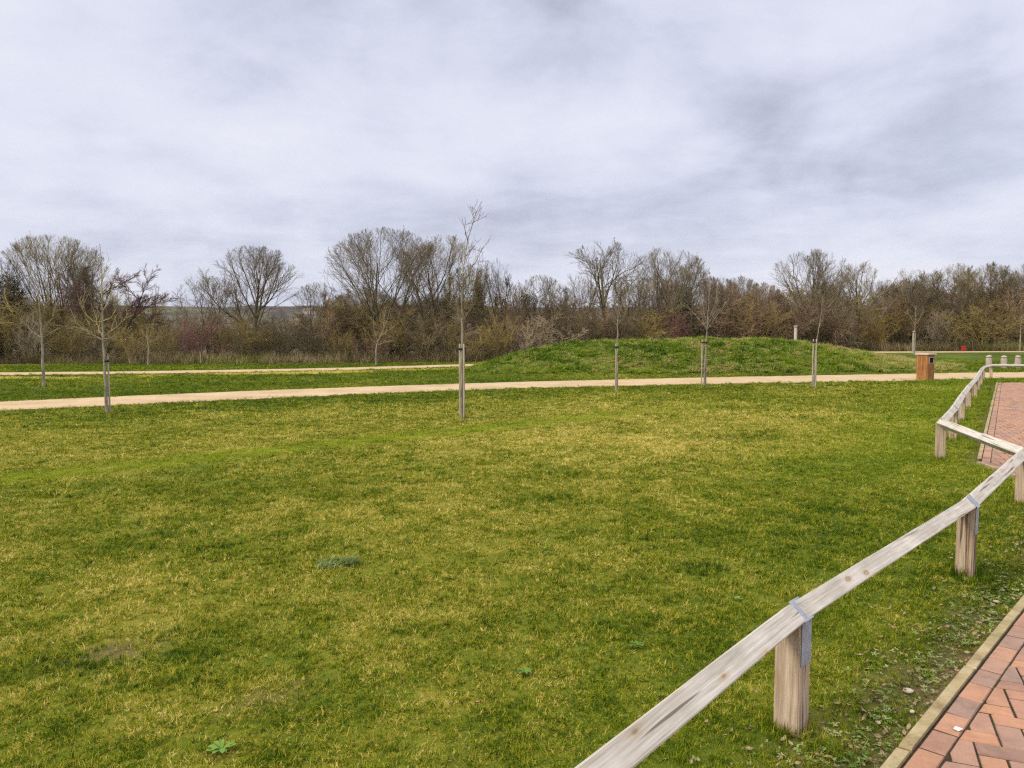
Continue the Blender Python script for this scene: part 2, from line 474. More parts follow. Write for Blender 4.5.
# ------------------------------------------------------------------ lawn fields
def lawn_fields(x, y):
    x = np.asarray(x, float); y = np.asarray(y, float)
    big = fbm(x * .28, y * .28, 3); mid = fbm(x * 1.1, y * 1.1, 21); sm = fbm(x * 5, y * 5, 40, 3)
    s = .425 + (big - .5) * .42 + (mid - .5) * .34 + (sm - .5) * .6
    # a worn yellow stretch in the middle of the lawn, greener by the path and by the fence
    s += .17 * np.exp(-(((x - 3.5) / 4.5) ** 2 + ((y - 13.5) / 4.5) ** 2))
    s += .07 * np.exp(-(((x + 1.0) / 4.5) ** 2 + ((y - 4.5) / 3.5) ** 2))
    ya = np.interp(x, NA[:, 0], NA[:, 1])
    s -= .22 * sstep(6.0, .3, ya - y) * (y < ya)
    s -= .16 * sstep(3.5, .5, -right_of(x, y, P2, P3))
    yb = np.interp(x, NB[:, 0], NB[:, 1])
    far = (y > yb)
    s = np.where(far, .16 + (big - .5) * .5 + (mid - .5) * .35 + (sm - .5) * .3, s)
    bc = np.interp(x, BC[:, 0], BC[:, 1])
    worn = np.exp(-((y - (bc - 3.2)) / 1.3) ** 2) * sstep(4, -6, x) * sstep(.42, .6, fbm(x * .45, y * .6, 77))
    s = s + far * worn * .8
    # lime strip along an old drain line
    a = np.array([-5.4, 7.6]); b = np.array([-.2, 12.4]); d = (b - a) / np.linalg.norm(b - a)
    q = (x - a[0]) * d[1] - (y - a[1]) * d[0]; al = (x - a[0]) * d[0] + (y - a[1]) * d[1]
    br = np.exp(-(q / .34) ** 2) * sstep(-6, 0, al) * sstep(16, 6, al) * (.2 + 1.0 * sm) * (~far) * 1.1
    br = br + far * .16 * sm + (~far) * .35 * sstep(3.0, .8, -right_of(x, y, P2, P3)) * sstep(6, 9, y)+ (~far) * .28 * np.exp(-(right_of(x, y, KM, P1) / .9) ** 2) * mid
    # soil: bare patch and the strip along the kerb
    soil = np.zeros_like(s)
    for (cx, cy, rx, ry, k) in [(*at(118, 651), .22, .10, 1.1), (*at(268, 696), .10, .05, .6), (*at(490, 745), .07, .04, .5), (*at(735, 437), .5, .25, .5)]:
        e = ((x - cx) * .8 + (y - cy) * .6) ** 2 / rx ** 2 + (-(x - cx) * .6 + (y - cy) * .8) ** 2 / ry ** 2
        soil = np.maximum(soil, k * np.exp(-e * .8) * (.5 + sm))
    kd = -np.minimum(right_of(x, y, KM, P1), P1[1] + 1.5 - y)
    kd2 = -paving_inside(x, y)
    nearA = kd < .6
    edge = sstep(np.where(nearA & (y < 6.6), .42, .14), .02, np.abs(kd2)) * sstep(.34, .66, mid * .55 + sm * .45 + np.where(nearA, .06, .0))
    soil = np.maximum(soil, edge)
    tr = 0
    for (px, py) in [(44, 387), (107, 413), (462, 418), (617, 392), (704, 386), (814, 387)]:
        cx, cy = at(px, py)
        tr = np.maximum(tr, np.exp(-(((x - cx - .12) / .28) ** 2 + ((y - cy) / .22) ** 2)))
    soil = np.maximum(soil, tr * .9)
    # darker thick tufts
    dark = np.zeros_like(s)
    for (px, py, r_) in [(835, 511, .26), (560, 500, .3), (205, 630, .16), (735, 437, .5), (190, 655, .12), (700, 570, .14), (60, 665, .2), (615, 625, .1)]:
        cx, cy = at(px, py)
        dark = np.maximum(dark, np.exp(-(((x - cx) / (r_ * 1.2)) ** 2 + ((y - cy) / (r_ * .7)) ** 2)))
    s = s - dark * .36 * (.3 + 1.2 * sm)
    return np.clip(s, 0, 1), np.clip(br, 0, .8), np.clip(soil, 0, 1), dark

# ------------------------------------------------------------------ ground: one sheet to the horizon
def axis_coords(lo, hi, step, far):
    mid = np.arange(lo, hi + 1e-6, step)
    out = [hi]; d = step
    while out[-1] < far: d *= 1.35; out.append(out[-1] + d)
    inn = [lo]; d = step
    while inn[-1] > -far: d *= 1.35; inn.append(inn[-1] - d)
    return np.concatenate([np.array(inn[1:])[::-1], mid, np.array(out[1:])])
gx = axis_coords(-34, 44, .22, 950); gy = axis_coords(-2, 54, .22, 950)
X, Y = np.meshgrid(gx, gy)
Z = ground_z(X, Y)
# the ground falls away beyond the wood, then rolls up to the far hills
Z = Z - 9 * sstep(64, 300, Y)
s_, br_, so_, dk_ = lawn_fields(X, Y)
wd_ = sstep(-.6, .6, Y - wood_y(X) + (fbm(X * .8, Y * .8, 9) - .5) * 1.6)
idx = np.arange(X.size).reshape(X.shape)
q = np.stack([idx[:-1, :-1], idx[:-1, 1:], idx[1:, 1:], idx[1:, :-1]], -1).reshape(-1, 4)
gm = mesh_np('ground', np.stack([X, Y, Z], -1).reshape(-1, 3), [q], [M['ground']], dict(straw=s_.ravel(), soil=so_.ravel(), wood=wd_.ravel()), smooth=True)
tag(obj('ground', gm), kind='structure')

# far hills: a rolling sheet, ridge about 1.4 km away
hx = np.linspace(-1100, 1100, 150); hy = np.linspace(300, 1250, 60)
HX, HY = np.meshgrid(hx, hy)
ridge = 35 + 9 * (fbm(HX * .0016, HY * 0 + 3, 13) - .5) + 5 * (fbm(HX * .009, HY * .009, 15) - .5) - 8 * sstep(100, 700, HX)
HZ = -10 + (ridge + 10) * sstep(330, 930, HY) + 3 * (fbm(HX * .02, HY * .02, 31, 3) - .5) * sstep(320, 450, HY) + 4.5 * (vnoise(HX * .03, HY * .03, 41) - .4) * sstep(700, 900, HY) - 40 * sstep(980, 1250, HY)
idx = np.arange(HX.size).reshape(HX.shape)
q = np.stack([idx[:-1, :-1], idx[:-1, 1:], idx[1:, 1:], idx[1:, :-1]], -1).reshape(-1, 4)
tag(obj('hills', mesh_np('hills', np.stack([HX, HY, HZ], -1).reshape(-1, 3), [q], [M['hill']], smooth=True)), kind='structure')
def hill_z(x, y):
    i = np.searchsorted(hy, y); j = np.searchsorted(hx, x)
    return float(HZ[i - 1:i + 1, j - 1:j + 1].min())

# ------------------------------------------------------------------ instancing of stuff
def scatter(name, pts, rot, scl, kind_idx, protos, attrs, label):
    c = bpy.data.collections.new(name + '_sources')
    for k, me in enumerate(protos):
        c.objects.link(bpy.data.objects.new('%s_source_%02d' % (name, k), me))
    me = bpy.data.meshes.new(name)
    me.vertices.add(len(pts)); me.vertices.foreach_set('co', np.asarray(pts, np.float32).ravel())
    def put(nm, typ, fld, val):
        a = me.attributes.new(nm, typ, 'POINT'); a.data.foreach_set(fld, np.asarray(val).ravel())
    put('rot', 'FLOAT_VECTOR', 'vector', rot.astype(np.float32))
    put('scl', 'FLOAT_VECTOR', 'vector', scl.astype(np.float32))
    put('pick', 'INT', 'value', kind_idx.astype(np.int32))
    for k, v in attrs.items(): put(k, 'FLOAT', 'value', v.astype(np.float32))
    me.update()
    o = obj(name, me)
    ng = bpy.data.node_groups.new(name + '_scatter', 'GeometryNodeTree')
    ng.interface.new_socket('Geometry', in_out='INPUT', socket_type='NodeSocketGeometry')
    ng.interface.new_socket('Geometry', in_out='OUTPUT', socket_type='NodeSocketGeometry')
    N = ng.nodes.new
    gi, go = N('NodeGroupInput'), N('NodeGroupOutput')
    ci = N('GeometryNodeCollectionInfo'); ci.inputs['Collection'].default_value = c
    ci.inputs['Separate Children'].default_value = True; ci.inputs['Reset Children'].default_value = True
    ip = N('GeometryNodeInstanceOnPoints'); ip.inputs['Pick Instance'].default_value = True
    L = ng.links.new
    def na(nm, typ):
        a = N('GeometryNodeInputNamedAttribute'); a.data_type = typ; a.inputs['Name'].default_value = nm
        return a.outputs['Attribute']
    L(gi.outputs[0], ip.inputs['Points']); L(ci.outputs[0], ip.inputs['Instance'])
    L(na('pick', 'INT'), ip.inputs['Instance Index'])
    e2r = N('FunctionNodeEulerToRotation'); L(na('rot', 'FLOAT_VECTOR'), e2r.inputs[0]); L(e2r.outputs[0], ip.inputs['Rotation'])
    L(na('scl', 'FLOAT_VECTOR'), ip.inputs['Scale'])
    L(ip.outputs[0], go.inputs[0])
    md = o.modifiers.new('scatter', 'NODES'); md.node_group = ng
    tag(o, label, kind='stuff')
    return o

def blade_tuft(rng, n, rad, l0, l1, w0, w1, lean0, lean1, mat, segs=2, name='tuft', clump=0):
    a = rng.uniform(0, 2 * math.pi, n); r = rad * np.sqrt(rng.uniform(0, 1, n))
    rb = rng.uniform(0, 1, n)
    if clump:
        m_ = max(1, n // clump); ci = rng.integers(0, m_, n)
        ca = rng.uniform(0, 2 * math.pi, m_); cr = rad * np.sqrt(rng.uniform(0, 1, m_))
        bx_ = cr[ci] * np.cos(ca[ci]) + rng.normal(0, rad * .09, n); by_ = cr[ci] * np.sin(ca[ci]) + rng.normal(0, rad * .09, n)
        base = np.stack([bx_, by_, np.full(n, -.004)], 1); rb = np.clip(rng.uniform(0, 1, m_)[ci] + rng.normal(0, .12, n), 0, 1)
    else:
        base = np.stack([r * np.cos(a), r * np.sin(a), np.full(n, -.004)], 1)
    L = rng.uniform(l0, l1, n); W = rng.uniform(w0, w1, n); az = rng.uniform(0, 2 * math.pi, n)
    ln = rng.uniform(lean0, lean1, n)
    hd = np.stack([np.cos(az), np.sin(az), np.zeros(n)], 1); sd = np.stack([-np.sin(az), np.cos(az), np.zeros(n)], 1)
    tw = rng.uniform(-.8, .8, n)[:, None]; sd = sd * np.cos(tw) + hd * np.sin(tw)
    rows = []
    for k in range(segs):
        u = k / segs
        th = ln * (0.35 + 0.9 * u)
        c = base + (np.sin(th) * L * u)[:, None] * hd + np.array([0, 0, 1]) * (np.cos(th) * L * u)[:, None]
        w = (W * (1 - .35 * u) * .5)[:, None]
        rows += [c - sd * w, c + sd * w]
    th = ln * 1.25
    tip = base + (np.sin(th) * L)[:, None] * hd + np.array([0, 0, 1]) * (np.cos(th) * L)[:, None]
    V = np.stack(rows + [tip], 1)              # n, 2*segs+1, 3
    k = 2 * segs + 1
    off = (np.arange(n) * k)[:, None]
    quads = np.concatenate([off + np.array([[2 * i, 2 * i + 1, 2 * i + 3, 2 * i + 2]]) for i in range(segs - 1)]) if segs > 1 else np.zeros((0, 4), int)
    tris = off + np.array([[2 * segs - 2, 2 * segs - 1, 2 * segs]])
    rv = np.repeat(rb, k)
    return mesh_np(name, V.reshape(-1, 3), [quads, tris], [mat], dict(rnd=rv))

def wedge_points(rng, d0, d1, dens, half=44, ox=0):
    area = math.radians(2 * half) / 2 * (d1 * d1 - d0 * d0)
    n = int(area * dens)
    d = np.sqrt(rng.uniform(d0 * d0, d1 * d1, n)); a = rng.uniform(R(-half), R(half), n)
    return d * np.sin(a) + ox, d * np.cos(a)

RZ = .437; RS = .079                     # rail centre height, rail side
def _first():
    # where the nearest rail leaves the frame: the middle of its paving-side face seen at (604, 768)
    fx, fy = at(604, 768, RZ + .033); d = np.array([1.045, 2.80]) - np.array([fx - .02, fy + .026]); d /= np.linalg.norm(d)
    return np.array([1.045, 2.80]) - d * 2.45
RP = [np.array(p) for p in [tuple(_first()), (1.045, 2.80), (2.79, 4.66), (4.50, 6.72), (5.10, 9.10), (6.25, 10.85), (7.80, 13.30), (9.35, 15.72), (10.92, 18.12), (12.5, 20.6), (14.05, 23.05), (15.5, 25.3), (16.75, 26.9), (19.6, 27.1), (22.4, 27.3), (25.2, 27.5), (28, 27.7)]]
FOOT = [tuple(p) for p in RP] + [at(*q_) for q_ in [(44, 387), (107, 413), (462, 418), (617, 392), (704, 386), (814, 387)]]
rng = np.random.default_rng(7)
tufts = [blade_tuft(rng, 84, .066, .012, .030, .0018, .0034, .3, 1.3, M['grass'], clump=4) for _ in range(8)] + \
        [blade_tuft(rng, 54, .05, .022, .050, .0020, .0036, .25, 1.1, M['grass'], clump=5) for _ in range(3)]
xs, ys, ss = [], [], []
for d0, d1, dens, sc in [(1.2, 4.5, 620, .9), (4.5, 8, 380, 1.1), (8, 14, 165, 1.6), (14, 24, 66, 2.4), (24, 46, 17, 3.7)]:
    x, y = wedge_points(rng, d0, d1, dens); xs.append(x); ys.append(y); ss.append(np.full(len(x), sc))
x = np.concatenate(xs); y = np.concatenate(ys); sc = np.concatenate(ss)
s_, br_, so_, dk_ = lawn_fields(x, y)
ya, yb = np.interp(x, NA[:, 0], NA[:, 1]), np.interp(x, NB[:, 0], NB[:, 1])
creep = .16 * (fbm(x * 2.2, y * 2.2, 61, 3) - .35)
on_path = (y > ya + .02 + creep) & (y < yb - .02 - creep)
ba, bb = np.interp(x, BA[:, 0], BA[:, 1]), np.interp(x, BB[:, 0], BB[:, 1])
on_back = (y > ba) & (y < bb)
keep = ~on_path & ~on_back & (paving_inside(x, y) < -.012) & (y < wood_y(x) + 1) & (mound_h(x, y) < .12)
keep &= rng.uniform(0, 1, len(x)) > so_ * .78
x, y, sc, s_, br_, dk_ = (v[keep] for v in (x, y, sc, s_, br_, dk_))
n = len(x)
foot = np.zeros(n)
for (fx_, fy_) in FOOT: foot = np.maximum(foot, np.exp(-(((x - fx_) ** 2 + (y - fy_) ** 2) / .13 ** 2)))
long = (rng.uniform(0, 1, n) < .05 + .9 * foot + .6 * dk_ + .18 * (fbm(x * 2.3, y * 2.3, 55) > .62))
pick = np.where(long, 8 + rng.integers(0, 3, n), rng.integers(0, 8, n))
sc = sc * rng.uniform(.8, 1.25, n)
hgt = rng.uniform(.75, 1.25, n) * (1 + .9 * foot) * np.where(sc > 1.8, .62, np.where(sc > 1.3, .8, 1))
scatter('lawn_grass', np.stack([x, y, ground_z(x, y)], 1), np.stack([rng.normal(0, .12, n), rng.normal(0, .12, n), rng.uniform(0, 6.28, n)], 1),
        np.stack([sc, sc, sc * hgt], 1), pick, tufts, dict(straw=s_, bright=br_), 'short mown lawn grass, mottled green and straw yellow')
print('lawn tufts', n)

# mound vegetation
mt = [blade_tuft(rng, 60, .14, .10, .30, .006, .014, .25, 1.1, M['mound_grass'], 2) for _ in range(5)] + \
     [blade_tuft(rng, 36, .16, .06, .16, .02, .05, .7, 1.3, M['mound_grass'], 2) for _ in range(3)]
n0 = 19000
x = rng.uniform(-3.2, 21.5, n0); y = rng.uniform(27.8, 42, n0)
h = mound_h(x, y); bb_ = np.interp(x, BA[:, 0], BA[:, 1])
cl = fbm(x * 1.3, y * 1.3, 88, 3)
k = (h > .07) & (rng.uniform(0, 1, n0) < .25 + 1.3 * cl) & (y < bb_ - .3)
x, y, h, cl = x[k], y[k], h[k], cl[k]; n = len(x)
s_ = np.clip(.34 + (fbm(x * .5, y * .5, 91) - .5) * .9 + (fbm(x * 2.2, y * 2.2, 93) - .5) * 1.3 + (fbm(x * 5, y * 5, 97, 2) - .5) * .9 + .25 * sstep(12, 17, x) - .1 * sstep(4, -1, x), 0, 1)
sc = rng.uniform(.6, 1.1, n) * (.45 + .95 * cl)
scatter('mound_grass', np.stack([x, y, ground_z(x, y)], 1), np.stack([rng.normal(0, .2, n), rng.normal(0, .2, n), rng.uniform(0, 6.28, n)], 1),
        np.stack([sc, sc, sc * rng.uniform(.5, .95, n)], 1), rng.integers(0, 8, n), mt,
        dict(straw=s_, bright=np.clip((fbm(x * .9, y * .9, 95) - .52) * 2.2, 0, .6)), 'rank tussocky green grass and weeds covering the low mound')

# dry undergrowth along the foot of the wood
dt = [blade_tuft(rng, 46, .35, .25, .95, .006, .016, .05, .75, M['dry_stem'], 2) for _ in range(4)]
n0 = 5600
x = rng.uniform(-42, 46, n0); y = wood_y(x) + np.abs(rng.normal(0, 2.6, n0)) - .4 + (fbm(x * .6, x * 0, 66) - .5) * 1.6
sc = rng.uniform(.35, 1.1, n0) * (.35 + 1.1 * fbm(x * .5, y * .5, 68))
s_ = np.clip(.36 + (fbm(x * .35, y * .35, 67) - .5) * .9 + rng.normal(0, .12, n0), 0, 1)
scatter('undergrowth', np.stack([x, y, ground_z(x, y)], 1), np.stack([rng.normal(0, .15, n0), rng.normal(0, .15, n0), rng.uniform(0, 6.28, n0)], 1),
        np.stack([sc, sc, sc], 1), rng.integers(0, 4, n0), dt, dict(straw=s_, bright=np.clip((fbm(x * .3, y * .3, 69) - .56) * 3, 0, .35)), 'dry brown brambles and dead stems at the foot of the wood')

# ------------------------------------------------------------------ brick paving
def clip(poly, hp):
    a, d = hp                                  # keep the right-hand side of the line a + t d
    out = []
    f = [(p[0] - a[0]) * d[1] - (p[1] - a[1]) * d[0] for p in poly]
    for i in range(len(poly)):
        j = (i + 1) % len(poly)
        if f[i] >= 0: out.append(poly[i])
        if (f[i] >= 0) != (f[j] >= 0):
            u = f[i] / (f[i] - f[j]); out.append((poly[i][0] + (poly[j][0] - poly[i][0]) * u, poly[i][1] + (poly[j][1] - poly[i][1]) * u))
    return out
def clip_all(poly, hps):
    for h in hps:
        if len(poly) < 3: return []
        poly = clip(poly, h)
    return poly
def area(p): return .5 * sum(p[i][0] * p[(i + 1) % len(p)][1] - p[(i + 1) % len(p)][0] * p[i][1] for i in range(len(p)))
def hp(a, b, off=0.0):
    d = (b - a) / np.linalg.norm(b - a); nrm = np.array([d[1], -d[0]])
    return (tuple(a + nrm * off), tuple(d))
KW, ROW, J = .046, .090, .006
BL, BW = .170, .085
edges_A = [(KM, P1)]; edges_B = [(P1, P2), (P2, P3), (P3, P4)]
lim_A = [hp(P1 + np.array([30, 0]), P1)]; lim_A = [((P1[0], P1[1] - .0), (1., 0.))]
lim_B = [((P1[0], P1[1]), (-1., 0.)), ((26., 0.), (0., -1.))]
lim_B[1] = ((26., 0.), (0., -1.))
pv = MB(); prng = random.Random(4)
def add_brick(poly, z=None):
    if len(poly) < 3: return
    ar = area(poly)
    if ar < 0: poly = poly[::-1]; ar = -ar
    if ar < 6e-4: return
    i0 = len(pv.v); pv.prism(poly, .004, .024 + prng.uniform(-.0015, .0015), .0055, prng.random())
    tx, ty = prng.gauss(0, .008), prng.gauss(0, .008); cx = sum(p[0] for p in poly) / len(poly); cy = sum(p[1] for p in poly) / len(poly)
    for i in range(i0 + len(poly), len(pv.v)): v = pv.v[i]; pv.v[i] = (v[0], v[1], v[2] + (v[0] - cx) * tx + (v[1] - cy) * ty)
def rect(c, u, l, w):
    u = np.array(u); v = np.array([-u[1], u[0]])
    return [tuple(c + u * a * l / 2 + v * b_ * w / 2) for a, b_ in ((-1, -1), (1, -1), (1, 1), (-1, 1))]
ang = R(66.5); UA = np.array([math.cos(ang), math.sin(ang)]); VA = np.array([-UA[1], UA[0]])
def herringbone(hps, x0, x1, y0, y1):
    w = (BL + J) / 2
    cx, cy = (x0 + x1) / 2, (y0 + y1) / 2; rad = math.hypot(x1 - x0, y1 - y0) / 2 + .3
    n = int(1.45 * rad / w) + 4
    O = np.array([cx, cy])
    for i in range(-n, n + 1):
        for j in range(-n, n + 1):
            k = (i - j) % 4
            if k == 0: c = O + UA * (i + 1) * w + VA * (j + .5) * w; u = UA       # brick along U covering i, i+1
            elif k == 3: c = O + UA * (i + .5) * w + VA * (j + 1) * w; u = VA     # brick along V covering j, j+1
            else: continue
            if not (x0 - .3 < c[0] < x1 + .3 and y0 - .3 < c[1] < y1 + .3): continue
            add_brick(clip_all(rect(c, u, BL, w * 1.0 - J + .0), hps))
def course(a, b, hps):
    L = np.linalg.norm(b - a); d = (b - a) / L; nrm = np.array([d[1], -d[0]]); k = 0; s = 0.0
    while s < L:
        c = a + d * (s + BL / 2) + nrm * (KW + J + BW / 2)
        add_brick(clip_all(rect(c, d, BL, BW), hps)); s += BL + J
inA = [hp(a, b, KW + ROW + J) for a, b in edges_A] + lim_A
inB = [hp(a, b, KW + ROW + J) for a, b in edges_B] + lim_B
herringbone(inA, .2, 7.5, .6, P1[1])
herringbone(inB, 4.9, 26, P1[1], 24.6)
course(KM + KD * 7.2, P1 + KD * .3, lim_A)
for a, b in edges_B:
    course(a, b if b is not P4 else np.array([26., 24.2]), [hp(e0, e1, KW + J) for e0, e1 in edges_B] + [lim_B[0]])
tag(obj('paving', pv.mesh('paving', M['brick'], 'rnd')), kind='structure')
sb = MB()
sa = clip_all([(-9, -6), (30, -6), (30, 30), (-9, 30)], [hp(a, b, KW * .5) for a, b in edges_A] + lim_A)
sbp = clip_all([(-9, -6), (26, -6), (26, 30), (-9, 30)], [hp(a, b, KW * .5) for a, b in edges_B] + lim_B)
for p in (sa, sbp): sb.poly([(q_[0], q_[1], .0195) for q_ in (p if area(p) > 0 else p[::-1])])
tag(obj('paving_bed', sb.mesh('paving_bed', M['sand'])), kind='structure')
kb = MB()
for a, b in [(KM + KD * 6, P1), (P1, P2), (P2, P3), (P3, np.array([26., 24.2]))]:
    L = np.linalg.norm(b - a); d = (b - a) / L; nrm = np.array([d[1], -d[0]])
    s = .33
    while s < L:
        l = min(.911, L - s)
        if l > .1:
            c = a + d * (s + l / 2) + nrm * KW / 2
            z = .032 + prng.uniform(-.003, .003)
            p = rect(c, d, l - .009, KW - .004)
            kb.prism(p, -.1, z, .007)
        s += .915
tag(obj('kerb', kb.mesh('kerb', M['kerb'])), kind='structure')

# ------------------------------------------------------------------ knee-rail fence
RZ = .437; RS = .079                     # rail centre height, rail side
fence = tag(empty('knee_rail_fence', (RP[4][0], RP[4][1], 0)), 'low weathered timber knee-rail fence zigzagging between lawn and brick paving', 'fence')
FO = np.array([RP[4][0], RP[4][1], 0.0])
frng = random.Random(12)
def rail_mesh(L, seed, ka=0.0, kb_=0.0):
    r = random.Random(seed); n = max(6, int(L / .18)); v = []; f = []
    h = RS / math.sqrt(2); ch = .006
    prof = []
    for k in range(4):
        a = math.pi / 2 * k; a2 = a
        c, s = math.cos(a), math.sin(a)
        prof += [(c * h - c * ch * .5 - (-s) * ch * .5 * -1, s * h - s * ch * .5 - c * ch * .5), (c * h - c * ch * .5 + -s * ch * .5, s * h - s * ch * .5 + c * ch * .5)]
    for i in range(n + 1):
        x = -L / 2 + L * i / n
        dy = r.uniform(-.0008, .0008); dz = r.uniform(-.0008, .0008)
        for (py, pz) in prof: v.append((x + (py * ka if i == 0 else -py * kb_ if i == n else 0), py + dy, pz + dz))
    m = len(prof)
    for i in range(n):
        for k in range(m):
            a = i * m + k; b_ = i * m + (k + 1) % m
            f.append([a, a + m, b_ + m, b_])
    f.append(list(range(m))); f.append([n * m + k for k in range(m)][::-1])
    me = bpy.data.meshes.new('rail'); me.from_pydata(v, [], f); me.materials.append(M['rail']); me.update(); return me
def post_mesh():
    w = .048; zt = RZ - .012; zv = RZ - RS / math.sqrt(2) + .004
    b = MB(); c = .005
    # section outline in (y, z) with the birdsmouth notch, extruded along x
    out = [(-w, -.25), (w, -.25), (w, zv + w), (0, zv), (-w, zv + w)]
    n = len(out); i = 0
    for x in (-w, w): b.v += [(x, p[0], p[1]) for p in out]
    b.f += [list(range(n))[::-1], [n + k for k in range(n)]]
    for k in range(n): b.f.append([k, (k + 1) % n, n + (k + 1) % n, n + k])
    me = b.mesh('post', M['post'])
    import bmesh
    bm = bmesh.new(); bm.from_mesh(me); bmesh.ops.recalc_face_normals(bm, faces=bm.faces)
    ed = [e for e in bm.edges if e.calc_face_angle(0) > .3 and abs(e.verts[0].co.z - e.verts[1].co.z) > .2]
    bmesh.ops.bevel(bm, geom=ed, offset=.004, segments=2, affect='EDGES')
    bm.to_mesh(me); bm.free(); return me
def strap_mesh():
    # flat galvanised band over the rail and down both sides of the post
    w = .041; t = .0028; h = RS / math.sqrt(2) + .0035; y = .0505
    zc = RZ; zs = zc - (h - y) if False else zc + (h - y) * 0
    pts = [(0, RZ + h), (-h, RZ), (-y, RZ - h + y), (-y, RZ - .17)]     # on the paving side
    b = MB()
    for x in (-w, w):
        for (py, pz) in pts: b.v.append((x, py, pz))
        for (py, pz) in pts:
            s = 1 if py > 0 else -1 if py < 0 else 0
            b.v.append((x, py + s * t, pz + (t * 1.4 if py == 0 else 0)))
    n = len(pts)
    for k in range(n - 1):
        b.f.append([n + k, n + k + 1, 3 * n + k + 1, 3 * n + k])
        b.f.append([k, 2 * n + k, 2 * n + k + 1, k + 1])
        b.f.append([k, k + 1, n + k + 1, n + k]); b.f.append([2 * n + k, 3 * n + k, 3 * n + k + 1, 2 * n + k + 1])
    for k in (0, n - 1): b.f.append([k, n + k, 3 * n + k, 2 * n + k])
    hh = RS / math.sqrt(2)                     # nail heads belong to the strap
    for (x_, y_, z_, k_) in [(.022, -.0535, RZ - .15, 0), (-.022, -.0535, RZ - .12, 0), (.02, -hh * .35 - .0032, RZ + hh * .65 + .0032, 1), (-.02, -hh * .7 - .0032, RZ + hh * .3 + .0032, 1)]:
        s_ = 1 if y_ > 0 else -1
        nrm = Vector((0, s_, 1 if k_ else 0)).normalized(); u_ = Vector((1, 0, 0)); v_ = nrm.cross(u_)
        c_ = Vector((x_, y_, z_)); ring = [c_ + (u_ * math.cos(q * math.pi / 4) + v_ * math.sin(q * math.pi / 4)) * .004 for q in range(8)]
        i = len(b.v); b.v += [tuple(p) for p in ring] + [tuple(p + nrm * .0022) for p in ring]
        for q in range(8): b.f.append([i + q, i + (q + 1) % 8, i + 8 + (q + 1) % 8, i + 8 + q])
        b.f.append([i + 8 + q for q in range(8)])
    return b.mesh('strap', M['strap'])
pm, sm_ = post_mesh(), strap_mesh()
p0 = None
for i, p in enumerate(RP):
    prev = RP[max(0, i - 1)]; nxt = RP[min(len(RP) - 1, i + 1)]
    d = (nxt - prev)
    if i in (3, 4): d = (RP[4] - RP[3]) if i == 4 else (RP[3] - RP[2])
    if i == 12: d = RP[12] - RP[11]
    a = math.atan2(d[1], d[0]) + frng.uniform(-.04, .04)
    if p0 is None:
        po = obj('post', pm, fence); so = obj('strap', sm_, po); p0 = (po, so)
    else:
        po = p0[0].copy(); so = p0[1].copy()
        for o in (po, so): COL.objects.link(o)
        so.parent = po; po.parent = fence
    po.location = (p[0] - FO[0], p[1] - FO[1], frng.uniform(-.008, .002)); po.rotation_euler = (frng.uniform(-.012, .012), frng.uniform(-.012, .012), a)
for i in range(len(RP) - 1):
    a, b_ = RP[i], RP[i + 1]; d = b_ - a; L = np.linalg.norm(d)
    e = .0
    def turn(j):
        if j <= 0 or j >= len(RP) - 1: return 0.0
        u = RP[j] - RP[j - 1]; w_ = RP[j + 1] - RP[j]
        return math.tan(.5 * math.atan2(u[0] * w_[1] - u[1] * w_[0], u @ w_))
    ra = obj('rail', rail_mesh(L - .003, 50 + i, turn(i), turn(i + 1)), fence)
    c = (a + b_) / 2
    ra.location = (c[0] - FO[0], c[1] - FO[1], RZ + frng.uniform(-.002, .002)); ra.rotation_euler = (0, 0, math.atan2(d[1], d[0]))

# ------------------------------------------------------------------ trees
def grow(rng, starts, dirs, lens, rads, spec):
    """level by level; returns [(P (N,K,3), R (N,K)), ...]"""
    out = []
    for lv, sp in enumerate(spec):
        N = len(starts); K = sp['seg']
        P = np.zeros((N, K + 1, 3)); P[:, 0] = starts; d = dirs.copy()
        for k in range(K):
            d = d + rng.normal(0, sp['wander'], (N, 3)); d[:, 2] += sp['up']
            d /= np.linalg.norm(d, axis=1, keepdims=True)
            P[:, k + 1] = P[:, k] + d * (lens / K)[:, None]
        u = np.linspace(0, 1, K + 1)
        Rr = rads[:, None] * (1 - (1 - sp['taper']) * u[None, :])
        out.append((P, Rr))
        c = sp.get('kids', 0)
        if not c: break
        nk = max(1, c)
        t = sp['t0'] + (1 - sp['t0']) * (np.arange(nk)[None, :] + rng.uniform(0, 1, (N, nk))) / nk
        t = np.clip(t, 0, .999); fk = t * K; i0 = fk.astype(int); fr = (fk - i0)[..., None]
        rows = np.arange(N)[:, None]
        A = P[rows, i0]; B = P[rows, i0 + 1]
        st = A * (1 - fr) + B * fr
        ax = B - A; ax /= np.linalg.norm(ax, axis=2, keepdims=True) + 1e-9
        rv = rng.normal(0, 1, ax.shape); rv -= (rv * ax).sum(2, keepdims=True) * ax; rv /= np.linalg.norm(rv, axis=2, keepdims=True) + 1e-9
        an = rng.uniform(sp['a0'], sp['a1'], (N, nk, 1))
        an = np.where(t[..., None] > .93, an * .45, an)
        cd = ax * np.cos(an) + rv * np.sin(an)
        cl = lens[:, None] * rng.uniform(sp['l0'], sp['l1'], (N, nk)) * (1.12 - .5 * t)
        cr = rads[:, None] * (1 - (1 - sp['taper']) * t) * sp.get('r', .62)
        starts = st.reshape(-1, 3); dirs = cd.reshape(-1, 3); lens = cl.reshape(-1); rads = np.maximum(cr.reshape(-1), sp.get('rmin', .004))
    return out

